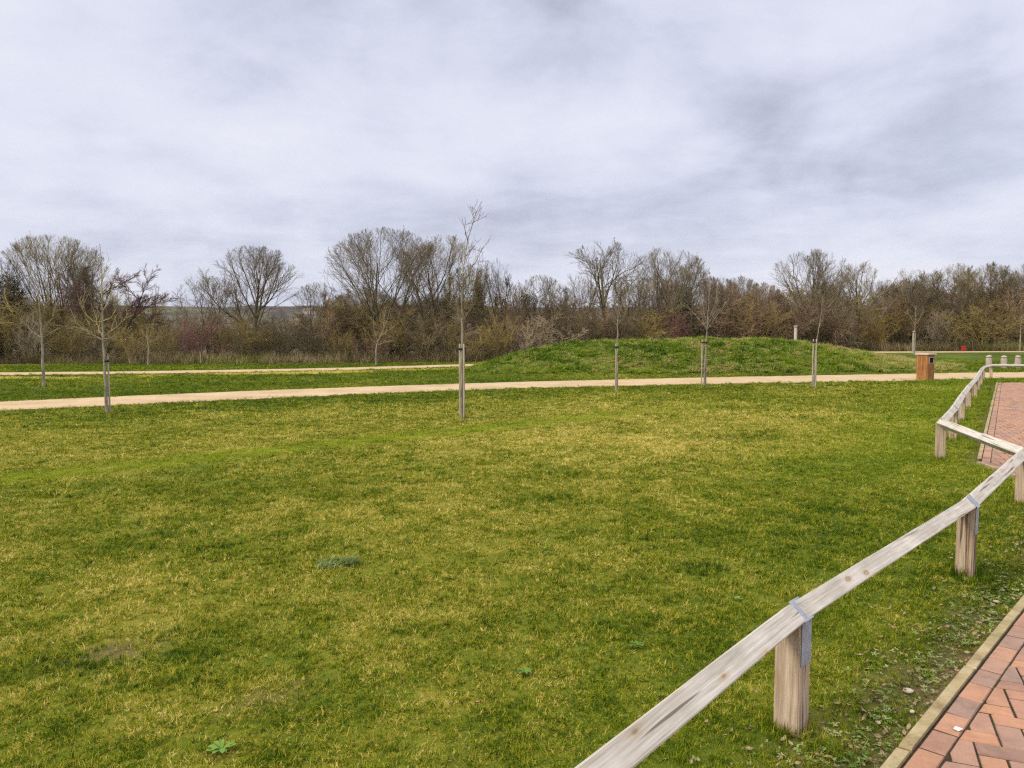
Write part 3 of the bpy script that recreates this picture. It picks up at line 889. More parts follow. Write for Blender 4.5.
def fit(levels, height, width):
    allp = np.concatenate([l[0].reshape(-1, 3) for l in levels])
    zt = np.percentile(allp[:, 2], 99.6); wx = np.percentile(np.abs(allp[:, 0]), 95) * 2
    k = np.array([width / wx, width / wx, height / zt])
    return [(P * k, Rr) for P, Rr in levels]

def reach(st, d, cz, rx, rz):
    """distance along d from st to the crown's outline"""
    k = np.array([1 / rx, 1 / rx, 1 / rz]); o = (st - np.array([0, 0, cz])) * k; v = d * k
    A = (v * v).sum(1); B = (o * v).sum(1); C = (o * o).sum(1) - 1
    D = np.maximum(B * B - A * C, 0)
    return np.maximum((-B + np.sqrt(D)) / A, 0)

def tree_meshes(seed, height, width, stems=1, trunk_frac=.3, kids=(9, 7, 6, 6), spread=(.3, .95), wander=.07, trunk_r=.17, twig=.0065, up=.05, ragged=.25):
    rng = np.random.default_rng(seed)
    n = stems; cz, rz, rx = height * .56, height * .44, width / 2
    a = rng.uniform(0, 6.28) + np.arange(n) * 2 * math.pi / n
    off = .22 * (n > 1)
    st = np.stack([off * np.cos(a), off * np.sin(a), np.full(n, -.1)], 1)
    tl = .30 * (n > 1) * rng.uniform(.4, 1.1, n)
    d = np.stack([np.cos(a) * tl + rng.normal(0, .04, n), np.sin(a) * tl + rng.normal(0, .04, n), np.ones(n)], 1); d /= np.linalg.norm(d, axis=1, keepdims=True)
    L = np.full(n, height * .80) * rng.uniform(.9, 1.06, n); r = np.full(n, trunk_r / n ** .4)
    segs = (10, 8, 6, 4, 3); wan = (.05, wander, wander * 1.3, .11, .12); ups = (.03, up, up, .04, .03)
    tap = (.22, .3, .4, .5, .75); rmin = (.03, .016, .010, twig, twig * .8); rk = (.55, .6, .62, .7, 1)
    t0 = (trunk_frac, .22, .15, .12, 0); an = ((spread[0], spread[1]), (.3, .8), (.3, .85), (.3, .9), None); ln = ((.7, 1.0), (.4, .7), (.38, .68), (.4, .75), None)
    out = []
    for lv in range(5):
        N = len(st); K = segs[lv]; P = np.zeros((N, K + 1, 3)); P[:, 0] = st; dd = d.copy()
        for k in range(K):
            dd = dd + rng.normal(0, wan[lv], (N, 3)); dd[:, 2] += ups[lv]; dd /= np.linalg.norm(dd, axis=1, keepdims=True)
            P[:, k + 1] = P[:, k] + dd * (L / K)[:, None]
        u = np.linspace(0, 1, K + 1); out.append((P, r[:, None] * (1 - (1 - tap[lv]) * u[None])))
        if lv == 4: break
        nk = kids[lv]
        t = t0[lv] + (1 - t0[lv]) * (np.arange(nk)[None] + rng.uniform(0, 1, (N, nk))) / nk; t = np.clip(t, 0, .995)
        fk = t * K; i0 = fk.astype(int); fr = (fk - i0)[..., None]; rows = np.arange(N)[:, None]
        A = P[rows, i0]; B = P[rows, i0 + 1]; S0 = A * (1 - fr) + B * fr
        ax = B - A; ax /= np.linalg.norm(ax, axis=2, keepdims=True) + 1e-9
        # side shoots alternate round their parent, so that the crown fills evenly
        e1 = np.cross(ax, np.array([.3, .5, .8])); e1 /= np.linalg.norm(e1, axis=2, keepdims=True) + 1e-9; e2 = np.cross(ax, e1)
        ph = (np.arange(nk)[None] * 2.4 + rng.uniform(0, 6.28, (N, 1)) + rng.normal(0, .5, (N, nk)))[..., None]
        rv = np.cos(ph) * e1 + np.sin(ph) * e2
        g = rng.uniform(*an[lv], (N, nk, 1)) * (1.15 - .55 * t[..., None])
        D = (ax * np.cos(g) + rv * np.sin(g)).reshape(-1, 3); S0 = S0.reshape(-1, 3)
        rch = reach(S0, D, cz, rx, rz)
        cl = (L[:, None] * rng.uniform(*ln[lv], (N, nk)) * (1.1 - .45 * t)).reshape(-1)
        if lv == 0: cl = rch * rng.uniform(.78, 1.0, len(cl))
        else: cl = np.minimum(cl, rch * rng.uniform(.8, 1 + ragged, len(cl)) + .06)
        r = np.maximum((r[:, None] * (1 - (1 - tap[lv]) * t) * rk[lv]).reshape(-1), rmin[lv + 1]); st, d, L = S0, D, np.maximum(cl, .08)
    v, f = join_arrays([tube_arrays(*out[0], 8), tube_arrays(*out[1], 5)])
    tm = mesh_np('trunk', v, f, [M['bark']], smooth=True)
    v, f = join_arrays([tube_arrays(*out[2], 4)] + [tube_arrays(*l, 3) for l in out[3:]])
    cm = mesh_np('crown', v, f, [M['twig']], smooth=True)
    return tm, cm

def set_mat(o, m):
    if m:
        o.material_slots[0].link = 'OBJECT'; o.material_slots[0].material = m

TG = 'bare trees of the wood'
def place_tree(meshes, px, top, d, label, ref_h, twig=None, bark=None, rz=0.0, group=TG, sx=1.0):
    x = (px - 512) / F * d; z = gz(x, d) ; h = ztop(top, d) - z
    e = tag(empty('bare_tree', (x, d, z - .05), rz), label, 'tree', group)
    k = h / ref_h; e.scale = (k * sx, k * sx, k)
    a = obj('trunk', meshes[0], e); b = obj('crown', meshes[1], e)
    set_mat(a, bark); set_mat(b, twig)
    return e

TM = {}
TM['round'] = tree_meshes(11, 7.6, 7.0, 1, .24, (13, 8, 6, 6), (.45, 1.1))
TM['vase'] = tree_meshes(23, 8.4, 8.0, 3, .14, (8, 7, 6, 6), (.35, .95))
TM['vase_b'] = tree_meshes(37, 8.2, 6.4, 2, .2, (9, 7, 6, 6), (.3, .9))
TM['oak'] = tree_meshes(41, 8.0, 6.8, 1, .28, (12, 7, 6, 6), (.5, 1.2), .13, ragged=.5)
TM['upright'] = tree_meshes(53, 7.5, 4.6, 2, .2, (9, 7, 6, 5), (.25, .7), up=.08)
TM['dense'] = tree_meshes(67, 7.6, 6.6, 4, .08, (7, 7, 7, 6), (.3, .9))
TM['sparse'] = tree_meshes(71, 5.6, 4.4, 2, .15, (7, 6, 5, 5), (.3, .9), .1, .09, ragged=.5)
RH = dict(round=7.6, vase=8.4, vase_b=8.2, oak=8.0, upright=7.5, dense=7.6, sparse=5.6)
TREES = [
    ('vase', 57, 235, 44.5, 'broad many-stemmed bare tree behind the small whitish sapling at the far left', 'twig_olive', .4, .92),
    ('upright', 92, 247, 44, 'purplish-tipped bare tree just behind the sapling left of the centre path', 'twig', 2.0, 1.1),
    ('round', 254, 247, 44.5, 'round-headed pale bare tree standing apart beside the gap with the far hill', 'twig', 1.1, 1.17),
    ('sparse', 212, 277, 46, 'thin low bare tree leaning beside the round-headed pale tree', 'twig', 3.0, 1.3),
    ('sparse', 318, 283, 45, 'sparse thin bare tree in the gap between the round tree and the tallest tree', 'twig_olive', .9, .95),
    ('vase', 385, 230, 44.5, 'tallest bare tree with fanned grey limbs, left of the staked tree on the lawn', 'twig', 2.5, 1.16),
    ('vase_b', 440, 236, 46, 'bare tree merged with the right side of the tallest fanned tree', 'twig', 4.2, 1.2),
    ('upright', 497, 259, 49, 'dark narrow bare tree hung with cones behind the left end of the mound', 'twig_dark', .5, .85),
    ('dense', 468, 266, 47, 'dense brown bare tree right behind the crown of the staked lawn tree', 'twig_olive', 1.6, .75),
    ('sparse', 540, 276, 50, 'thin straggly bare tree above the left slope of the mound', 'twig', 2.1, 1.1),
    ('oak', 603, 243, 49, 'crooked-limbed bare oak-like tree rising behind the mound', 'twig', .2, 1.2),
    ('vase_b', 666, 248, 50, 'bare tree with upright limbs next to the ivy-covered trunk', 'twig', 1.0, 1.15),
    ('dense', 715, 278, 52, 'low reddish-brown bare tree right of the ivy-covered trunk', 'twig_russet', 3.3, .95),
    ('dense', 760, 283, 53, 'low ochre-brown bare tree left of the wide tree behind the marker post', 'twig_russet', 1.3, .9),
    ('round', 810, 250, 52, 'wide bare tree behind the pale marker post on the mound', 'twig', 2.7, 1.0),
    ('oak', 858, 262, 54, 'bare tree with twisting limbs above the right slope of the mound', 'twig', 1.9, .95),
    ('upright', 905, 268, 55, 'slim bare tree rising behind the timber litter bin', 'twig', 3.9, 1.2),
    ('vase_b', 952, 263, 55.5, 'olive-twigged bare tree above the small red bin', 'twig_olive', 5.0, 1.0),
    ('dense', 985, 264, 57, 'thick olive-brown bare tree above the far corner of the fence', 'twig_olive', .3, 1.0),
    ('vase', 1030, 262, 56, 'many-stemmed bare tree at the right edge of the photo', 'twig', 3.5, .9),
    ('round', 1085, 266, 57, 'bare tree beyond the right end of the fence', 'twig_olive', 1.5, 1.0),
    ('dense', -40, 256, 45, 'dense bare tree past the left end of the wood', 'twig_olive', 2.2, .9),
    ('upright', 640, 268, 55, 'small bare tree filling the space between the oak-like tree and its upright neighbour', 'twig', 2.4, 1.2),
    ('upright', 575, 274, 54, 'small bare tree left of the crooked oak-like tree', 'twig', 5.1, 1.1),
    ('upright', 835, 268, 57, 'slim bare tree between the wide tree and the twisting-limbed tree', 'twig_olive', .7, 1.2),
    ('oak', 930, 272, 60, 'bare tree half hidden behind the slim tree and the olive-twigged one', 'twig_dark', 2.2, 1.1),
]
fr = random.Random(77)
for px in range(655, 1075, 27):
    TREES.append((fr.choice(['dense', 'vase_b', 'dense', 'upright']), px + fr.uniform(-8, 8), fr.uniform(272, 291), fr.uniform(57, 63), 'brown bare tree in the unbroken belt of trees behind the mound and the litter bin', fr.choice(['twig_olive', 'twig', 'twig_olive', 'twig_russet', 'twig_dark']), fr.uniform(0, 6.28), fr.uniform(.9, 1.3)))
for px in list(range(-30, 150, 30)) + list(range(345, 560, 26)):
    TREES.append((fr.choice(['dense', 'vase_b', 'dense', 'upright']), px + fr.uniform(-8, 8), fr.uniform(280, 300), fr.uniform(50, 54), 'low brown bare tree filling the wood behind the taller trees on the left half', fr.choice(['twig_olive', 'twig', 'twig_olive', 'twig_dark']), fr.uniform(0, 6.28), fr.uniform(.9, 1.3)))
for (k, px, top, d, lab, tw, rz, sx) in TREES:
    place_tree(TM[k], px, top, d, lab, RH[k], M[tw], None, rz, sx=sx)

# leaf clouds for ivy and the dark evergreen
def leaf_cloud(rng, blobs, n, size, mat, name):
    bl = np.array(blobs); w = bl[:, 3] ** 2; w /= w.sum()
    k = rng.choice(len(bl), n, p=w)
    u = rng.normal(0, 1, (n, 3)); u /= np.linalg.norm(u, axis=1, keepdims=True)
    rr = bl[k, 3] * rng.uniform(.3, 1, n) ** .5
    c = bl[k, :3] + u * rr[:, None] * np.array([1, 1, 1.15])
    a = rng.normal(0, 1, (n, 3)); a /= np.linalg.norm(a, axis=1, keepdims=True)
    b = np.cross(a, rng.normal(0, 1, (n, 3))); b /= np.linalg.norm(b, axis=1, keepdims=True)
    s = size * rng.uniform(.6, 1.3, n)[:, None]
    V = np.stack([c - a * s, c + b * s * .55, c + a * s, c - b * s * .55], 1).reshape(-1, 3)
    return mesh_np(name, V, [np.arange(4 * n).reshape(n, 4)], [mat])
lr = np.random.default_rng(5)
# ivy-clad trunk beside the upright tree
x = (688 - 512) / F * 49; z = gz(x, 49)
e = tag(empty('ivy_tree', (x, 49, z)), 'dark green ivy-covered trunk rising above the top of the mound', 'tree')
obj('trunk', TM['sparse'][0], e); obj('crown', TM['sparse'][1], e)
blobs = [(lr.normal(0, .25), lr.normal(0, .25), zz, lr.uniform(.3, .6)) for zz in np.linspace(.3, 3.9, 14)]
obj('ivy', leaf_cloud(lr, blobs, 2600, .06, M['ivy'], 'ivy'), e)
# dark evergreen at the far left
x = (-2 - 512) / F * 43
e = tag(empty('evergreen_tree', (x, 43, 0)), 'dark half-evergreen tree cut by the left edge of the photo', 'tree')
tm, cm = tree_meshes(91, 5.8, 4.4, 3, .1, (6, 6, 5, 5), (.3, .9), .1)
obj('trunk', tm, e); o = obj('crown', cm, e); set_mat(o, M['twig_dark'])
blobs = [(lr.normal(0, .95), lr.normal(0, .9), lr.uniform(.4, 4.6), lr.uniform(.25, .6)) for _ in range(46)]
obj('foliage', leaf_cloud(lr, blobs, 6500, .07, M['dark_leaf'], 'foliage'), e)
# wind-combed purple tree leaning right
def leaning(seed):
    rng = np.random.default_rng(seed)
    st = np.array([[0, 0, -.1], [.2, .1, -.1]]); dr = np.array([[-.15, 0, 1.], [.1, .1, 1.]])
    spec = [dict(seg=8, wander=.06, up=.0, taper=.35, kids=7, t0=.45, a0=.5, a1=1.1, l0=.5, l1=.75, r=.6, rmin=.025),
            dict(seg=7, wander=.08, up=-.015, taper=.35, kids=8, t0=.2, a0=.3, a1=.7, l0=.4, l1=.6, r=.6, rmin=.012),
            dict(seg=5, wander=.1, up=.02, taper=.4, kids=9, t0=.1, a0=.3, a1=.8, l0=.35, l1=.6, r=.6, rmin=.006),
            dict(seg=3, wander=.12, up=.03, taper=.5, kids=6, t0=.1, a0=.3, a1=.8, l0=.4, l1=.7, r=.7, rmin=.0055),
            dict(seg=2, wander=.12, up=.0, taper=.5, kids=0)]
    lv = grow(rng, st, dr, np.array([4.2, 3.8]), np.array([.12, .1]), spec)
    out = []
    for P, Rr in lv:
        Q = P.copy(); zz = np.clip(P[..., 2], 0, 9); Q[..., 0] += .11 * zz ** 1.5; Q[..., 2] = zz - .035 * np.clip(Q[..., 0], 0, 9) ** 2
        out.append((Q, Rr))
    v, f = join_arrays([tube_arrays(*out[0], 8), tube_arrays(*out[1], 5)]); tm = mesh_np('trunk', v, f, [M['bark']], smooth=True)
    v, f = join_arrays([tube_arrays(*out[2], 4)] + [tube_arrays(*l, 3) for l in out[3:]]); cm = mesh_np('crown', v, f, [M['twig_purple']], smooth=True)
    return tm, cm
tm, cm = leaning(101)
x = (112 - 512) / F * 44
e = tag(empty('bare_tree', (x, 44, -.05)), 'purple-brown windswept tree with a crown sloping down to the right', 'tree', TG)
obj('trunk', tm, e); obj('crown', cm, e); e.scale = (1.12, 1.12, 1.05)

# ------------------------------------------------------------------ shrubs of the thicket
def bush_mesh(seed, height, width, stems, kids, arch=.0, twig=.007, wander=.14):
    rng = np.random.default_rng(seed)
    a = rng.uniform(0, 2 * math.pi, stems); r = width * .16 * np.sqrt(rng.uniform(0, 1, stems))
    st = np.stack([r * np.cos(a), r * np.sin(a), np.full(stems, -.05)], 1)
    sp = rng.uniform(.05, .75, stems)
    dr = np.stack([np.cos(a) * sp, np.sin(a) * sp, np.ones(stems)], 1); dr /= np.linalg.norm(dr, axis=1, keepdims=True)
    spec = [dict(seg=7, wander=wander * .7, up=-arch, taper=.3, kids=kids[0], t0=.12, a0=.35, a1=1.0, l0=.35, l1=.62, r=.62, rmin=.012),
            dict(seg=5, wander=wander, up=-arch * .5 + .03, taper=.4, kids=kids[1], t0=.1, a0=.35, a1=1.0, l0=.4, l1=.65, r=.65, rmin=.009),
            dict(seg=4, wander=wander * 1.2, up=.02, taper=.5, kids=kids[2], t0=.1, a0=.35, a1=1.0, l0=.4, l1=.7, r=.7, rmin=twig),
            dict(seg=2, wander=.15, up=.02, taper=.6, kids=0)]
    lv = grow(rng, st, dr, rng.uniform(.75, 1.05, stems) * height, np.full(stems, .024), spec)
    lv = fit(lv, height, width)
    v, f = join_arrays([tube_arrays(*lv[0], 4)] + [tube_arrays(*l, 3) for l in lv[1:]])
    return mesh_np('bare_shrub', v, f, [M['twig_olive']], smooth=True)
BM = [bush_mesh(201, 3.2, 3.2, 9, (7, 6, 5), .02), bush_mesh(202, 3.4, 2.6, 11, (7, 6, 5), -.03), bush_mesh(203, 2.6, 3.4, 10, (7, 6, 5), .05),
      bush_mesh(204, 3.0, 3.0, 12, (6, 6, 5), .0), bush_mesh(205, 3.6, 2.8, 8, (8, 6, 5), -.02)]
BH = [3.2, 3.4, 2.6, 3.0, 3.6]
br = random.Random(31)
SG = 'leafless shrubs of the thicket'
SL = {'twig_olive': 'olive-brown leafless shrub in the thicket along the foot of the wood', 'twig_russet': 'russet-brown leafless shrub in the thicket along the foot of the wood',
      'twig_dark': 'dark brown leafless shrub in the thicket along the foot of the wood', 'twig': 'grey-brown leafless shrub in the thicket along the foot of the wood',
      'twig_ochre': 'ochre-yellow leafless shrub in the thicket along the foot of the wood', 'twig_purple': 'purplish leafless shrub in the thicket along the foot of the wood'}
def shrub(x, y, h, mat, rz=None, sw=1.0):
    k = br.randrange(len(BM)); o = obj('bare_shrub', BM[k], None, (x, y, gz(x, y) - .05), br.uniform(0, 6.28) if rz is None else rz)
    s = h / BH[k]; o.scale = (s * sw, s * sw, s)
    set_mat(o, M['shrub_' + mat]); tag(o, SL[mat], 'shrub', SG + {'twig_olive': ', olive brown', 'twig_russet': ', russet', 'twig_dark': ', dark brown', 'twig': ', grey brown', 'twig_ochre': ', ochre', 'twig_purple': ', purplish'}[mat])
for k_ in list(SL):
    M['shrub_' + k_] = M[k_].copy(); M['shrub_' + k_].name = 'shrub_' + k_
    rp = [n_ for n_ in M['shrub_' + k_].node_tree.nodes if n_.bl_idname == 'ShaderNodeValToRGB'][0]
    for e_ in rp.color_ramp.elements: e_.color = [min(1, c_ * k2_) for c_, k2_ in zip(e_.color[:3], (1.36, 1.34, 1.27))] + [1]
def hmax(px):
    return float(np.interp(px, [-100, 0, 120, 180, 230, 330, 350, 420, 480, 560, 640, 720, 800, 900, 1000, 1150], [3.7, 3.7, 3.6, 3.2, 3.1, 3.1, 3.4, 3.6, 3.8, 3.6, 3.6, 4.3, 4.2, 4.4, 4.4, 4.4]))
def hue(px):
    r_ = br.random()
    if 640 < px < 790 and r_ < .3: return 'twig_russet'
    if 480 < px < 600 and r_ < .25: return 'twig_russet'
    if 840 < px < 930 and r_ < .4: return 'twig_ochre'
    if r_ < .44: return 'twig_olive'
    if r_ < .58: return 'twig_dark'
    if r_ < .86: return 'twig'
    return 'twig_russet' if r_ < .985 else 'twig_purple'
for row, (off, step, hk) in enumerate([(1.4, 1.75, .82), (3.4, 1.7, 1.0), (6.0, 1.9, 1.12)]):
    x = -37.0 + row * .6
    while x < 45:
        y = float(wood_y(x)) + off + br.uniform(-.6, .7)
        px = 512 + F * x / y
        shrub(x + br.uniform(-.4, .4), y, hmax(px) * hk * br.uniform(.72, 1.12), hue(px), sw=br.uniform(.85, 1.25))
        x += step * br.uniform(.75, 1.25)

# ------------------------------------------------------------------ young staked trees
def sapling(px, py, label, stem, branches, stakes=((.07, 0),), stake_h=1.32, tie=True, r0=.030, seed=0, guard=None, d=None, name='young_tree', tw=None, stake_r=.020, lean=0.0, twigs=.42):
    """stem and branches as metre polylines (x, z) in the plane facing the lawn, spread in depth by a seeded amount"""
    if d is None: x, y = at(px, py)
    else: x, y = (px - 512) / F * d, d
    z = gz(x, y)
    e = tag(empty(name, (x, y, z)), label, 'tree', 'young staked trees')
    rng = np.random.default_rng(300 + seed)
    def line(pts, K, rr0, rr1, depth):
        P = np.array(pts, float); s = np.concatenate([[0], np.cumsum(np.linalg.norm(np.diff(P, axis=0), axis=1))])
        u = np.linspace(0, s[-1], K + 1)
        q_ = np.stack([np.interp(u, s, P[:, 0]), depth * (u / s[-1]) , np.interp(u, s, P[:, 1])], 1)
        for _ in range(2): q_[1:-1] = .25 * q_[:-2] + .5 * q_[1:-1] + .25 * q_[2:]
        q_[1:] += rng.normal(0, .006, (K, 3))
        return q_[None], np.linspace(rr0, rr1, K + 1)[None]
    st = line(stem, 22, r0, .005, 0)
    st[1][0] = r0 * (1 - np.linspace(0, 1, 23)) ** 1.25 + .005
    v, f = join_arrays([tube_arrays(*st, 10)])
    obj('trunk', mesh_np('trunk', v, f, [M['young_bark']], smooth=True), e)
    parts = []
    L0 = []
    for bpts in branches:
        dep = rng.uniform(-.5, .5)
        blen = math.hypot(bpts[-1][0] - bpts[0][0], bpts[-1][1] - bpts[0][1]); kk_ = min(1, .35 + blen); dep *= min(1, blen / .5)
        l = line(bpts, 10, .010 * kk_, .0035 * kk_ + .0005, dep); parts.append(tube_arrays(*l, 5)); L0.append(l)
    # side twigs
    S0, D0, LL = [], [], []
    for bi, (P, _) in enumerate(L0 + [(st[0][:, 13:], None)]):
        lead = bi == len(L0)
        for k in range(1, P.shape[1] - 1):
            for _2 in range(2):
                if rng.uniform() < (twigs * .3 if lead else twigs):
                    t_ = P[0, k + 1] - P[0, k]; t_ /= np.linalg.norm(t_)
                    dd = t_ + rng.normal(0, .55, 3); dd[2] += .35
                    S0.append(P[0, k]); D0.append(dd / np.linalg.norm(dd)); LL.append(rng.uniform(.08, .2) if lead else rng.uniform(.12, .38))
    lv = grow(rng, np.array(S0), np.array(D0), np.array(LL), np.full(len(S0), .0042),
              [dict(seg=4, wander=.12, up=.05, taper=.6, kids=2, t0=.3, a0=.3, a1=.8, l0=.4, l1=.7, r=.8, rmin=.003), dict(seg=3, wander=.1, up=.04, taper=.6, kids=0)])
    parts += [tube_arrays(*l, 3) for l in lv]
    v, f = join_arrays(parts)
    obj('crown', mesh_np('crown', v, f, [tw or M['young_twig']], smooth=True), e)
    for (sx, sy) in stakes:
        P = np.array([[[sx + lean * .0, sy, -.1], [sx * .98, sy, stake_h * .5], [sx * .95, sy * .95, stake_h - .01], [sx * .95, sy * .95, stake_h]]])
        v, f = tube_arrays(P, np.array([[stake_r, stake_r, stake_r * .98, stake_r * .75]]), 10)
        cap = np.arange(30, 40)[None]
        obj('stake', mesh_np('stake', v, [f, cap], [M['stake']], smooth=False), e)
    if tie:
        w = max([abs(s[0]) for s in stakes] + [.05]); a = np.linspace(0, 2 * math.pi, 25)
        zt_ = stake_h - .09
        cx = np.mean([s[0] for s in stakes]) / 2 if len(stakes) == 1 else 0; cy = np.mean([s[1] for s in stakes]) / 2 if len(stakes) == 1 else 0
        P = np.stack([cx + np.cos(a) * (w * (.5 if len(stakes) == 1 else 1) + stake_r + .004), cy + np.sin(a) * (stake_r + .02), np.full(25, zt_)], 1)
        rows = [P + np.array([0, 0, -.022]), P + np.array([0, 0, .022]), (P - [cx, cy, 0]) * np.array([1.07, 1.07, 1]) + [cx, cy, .022], (P - [cx, cy, 0]) * np.array([1.07, 1.07, 1]) + [cx, cy, -.022]]
        V = np.concatenate(rows); i = np.arange(24); qs = []
        for k in range(4):
            a0 = k * 25; b0 = ((k + 1) % 4) * 25
            qs.append(np.stack([a0 + i, a0 + i + 1, b0 + i + 1, b0 + i], 1))
        obj('tie', mesh_np('tie', V, [np.concatenate(qs)], [M['rubber']]), e)
    return e
# whitish sapling far left, no stake seen
sapling(44, 387, 'small whitish sapling without a stake at the far left between the two paths',
        [(0, 0), (0, 1.2), (-.03, 2.0), (-.06, 2.6), (-.03, 3.2)],
        [[(0, 1.42), (-.4, 1.62), (-.75, 1.95)], [(0, 1.42), (.35, 1.65), (.62, 1.75), (.85, 1.95)], [(-.01, 1.6), (.3, 1.95), (.5, 2.5)], [(-.02, 1.7), (-.35, 2.1), (-.6, 2.35)], [(-.03, 1.9), (.15, 2.4), (.2, 2.9)], [(-.03, 2.1), (-.25, 2.6), (-.3, 3.0)]],
        stakes=(), tie=False, seed=1, r0=.045, tw=M['young_bark'])
sapling(107, 413, 'young tree with bowl-shaped yellowish branches and one stake',
        [(0, 0), (-.02, .9), (-.03, 1.5), (-.02, 2.1), (0, 2.8), (-.03, 3.2)],
        [[(-.03, 1.38), (-.2, 1.55), (-.42, 1.75), (-.45, 1.82)], [(-.03, 1.40), (-.25, 1.5), (-.42, 1.62)], [(-.03, 1.44), (-.18, 1.62), (-.3, 1.86)], [(-.03, 1.42), (.15, 1.43), (.33, 1.55)], [(-.03, 1.46), (.12, 1.6), (.30, 1.86)], [(-.02, 1.75), (.18, 1.8), (.36, 2.0), (.42, 2.3)], [(-.02, 1.75), (-.15, 1.72), (-.3, 1.9), (-.36, 2.1)], [(-.02, 1.95), (.12, 2.15), (.2, 2.6)], [(-.02, 2.1), (-.1, 2.35), (-.1, 2.8)]],
        stakes=((.034, .04),), stake_h=1.09, seed=2, r0=.028, stake_r=.017)
sapling(462, 418, 'tallest young tree, two stakes, long leader bent over at the top',
        [(0, 0), (0, 1.0), (.005, 1.8), (.02, 2.4), (.06, 2.9), (.14, 3.3), (.24, 3.6), (.36, 3.84)],
        [[(0, 1.78), (-.16, 2.0), (-.32, 2.18)], [(0, 1.8), (-.1, 2.15), (-.18, 2.5)], [(0, 1.74), (.14, 1.9), (.30, 2.14)], [(0, 1.62), (-.2, 1.66), (-.40, 1.58)], [(0, 1.84), (.1, 2.1), (.12, 2.55)], [(.02, 2.35), (.16, 2.65), (.25, 2.75), (.40, 3.05)], [(.06, 2.85), (.14, 3.0), (.26, 3.06)], [(.11, 3.15), (.07, 3.35), (.09, 3.52)], [(.19, 3.45), (.30, 3.52), (.34, 3.6)], [(.22, 3.55), (.20, 3.68), (.23, 3.8)], [(.05, 2.7), (-.06, 2.95), (-.05, 3.15)], [(0, 1.9), (-.22, 2.25), (-.25, 2.6)], [(0, 1.95), (.22, 2.3), (.3, 2.65)]],
        stakes=((.04, -.05), (-.04, .06)), stake_h=1.33, seed=3, r0=.026, stake_r=.018, twigs=.24, tw=M['twig_olive'])
sapling(617, 392, 'young tree with one straight stake in front of the middle of the mound',
        [(0, 0), (.0, 1.2), (.0, 1.9), (.03, 2.5), (.03, 3.05)],
        [[(0, 1.7), (-.2, 2.0), (-.3, 2.4)], [(0, 1.75), (.2, 2.05), (.32, 2.5)], [(0, 1.9), (.1, 2.3), (.1, 2.8)], [(0, 2.0), (-.12, 2.4), (-.12, 2.9)], [(0, 2.1), (.25, 2.45), (.4, 2.8)], [(0, 1.85), (-.28, 2.15), (-.45, 2.6)]],
        stakes=((-.03, .04),), stake_h=1.27, seed=4, r0=.024, tw=M['twig'])
sapling(704, 386, 'young tree with two splayed stakes and fine grey branches, before the mound',
        [(0, 0), (.03, .9), (.06, 1.6), (.10, 2.3), (.12, 3.0), (.12, 3.35)],
        [[(.06, 1.6), (-.1, 2.0), (-.2, 2.5)], [(.06, 1.65), (.3, 1.95), (.6, 2.35), (.75, 2.5)], [(.07, 1.75), (.3, 2.15), (.4, 2.6)], [(.07, 1.8), (-.05, 2.3), (0, 2.8)], [(.08, 1.9), (.25, 2.4), (.3, 2.9)], [(.08, 1.7), (-.25, 2.1), (-.45, 2.4)]],
        stakes=((-.075, 0), (.055, .03)), stake_h=1.37, seed=5, r0=.024, tw=M['young_bark'])
sapling(814, 387, 'young tree leaning right out of its stake with hardly any branches',
        [(0, 0), (.02, .9), (.06, 1.4), (.14, 2.0), (.2, 2.6)],
        [[(.1, 1.7), (.2, 1.95), (.22, 2.2)], [(.12, 1.9), (.02, 2.15), (0, 2.35)]],
        stakes=((-.03, .05), (.03, -.03)), stake_h=1.38, seed=6, r0=.022, tw=M['twig_russet'])
sapling(913, 354, 'distant young tree with a thick pale stake by the back path, behind the litter bin',
        [(0, 0), (.03, 1.2), (.05, 2.0), (.1, 2.8)],
        [[(.04, 1.7), (.3, 2.0), (.5, 2.5)], [(.04, 1.8), (-.2, 2.2), (-.35, 2.6)], [(.05, 2.0), (.2, 2.5), (.25, 2.9)]],
        stakes=((-.03, -.03), (.05, 0)), stake_h=1.36, seed=7, d=46.2, stake_r=.06)
sapling(376, 365, 'forked pale young tree by the back path under the tallest bare tree',
        [(0, 0), (.0, .7), (.05, 1.1), (.3, 1.6), (.6, 2.3), (.75, 2.9)],
        [[(.05, 1.05), (-.3, 1.5), (-.6, 2.0)], [(.2, 1.4), (.6, 1.7), (1.1, 2.0)], [(.1, 1.2), (-.1, 1.8), (-.1, 2.5)], [(.4, 1.9), (.4, 2.5), (.5, 3.0)], [(0, .95), (.4, 1.15), (.9, 1.25)]],
        stakes=(), tie=False, seed=8, d=38.5, r0=.045, tw=M['young_twig'])
sapling(148, 365, 'pale-trunked young tree at the edge of the wood under the purple windswept tree',
        [(0, 0), (.04, .8), (.0, 1.4), (-.05, 2.0)],
        [[(0, .9), (-.5, 1.3), (-.9, 1.6)], [(0, 1.1), (.5, 1.4), (.8, 1.8)], [(0, 1.3), (-.3, 1.8), (-.5, 2.2)], [(0, 1.2), (.3, 1.8), (.4, 2.3)]],
        stakes=(), tie=False, seed=9, d=39.3, r0=.055)
sapling(1019, 352, 'slim distant young tree with a thin stake at the right edge by the back path',
        [(0, 0), (.02, 1.2), (.03, 2.0), (.0, 2.6)],
        [[(.02, 1.6), (.25, 2.0), (.35, 2.4)], [(.02, 1.7), (-.2, 2.1), (-.3, 2.4)]],
        stakes=((.03, 0),), stake_h=1.3, seed=10, d=51.0, stake_r=.03)

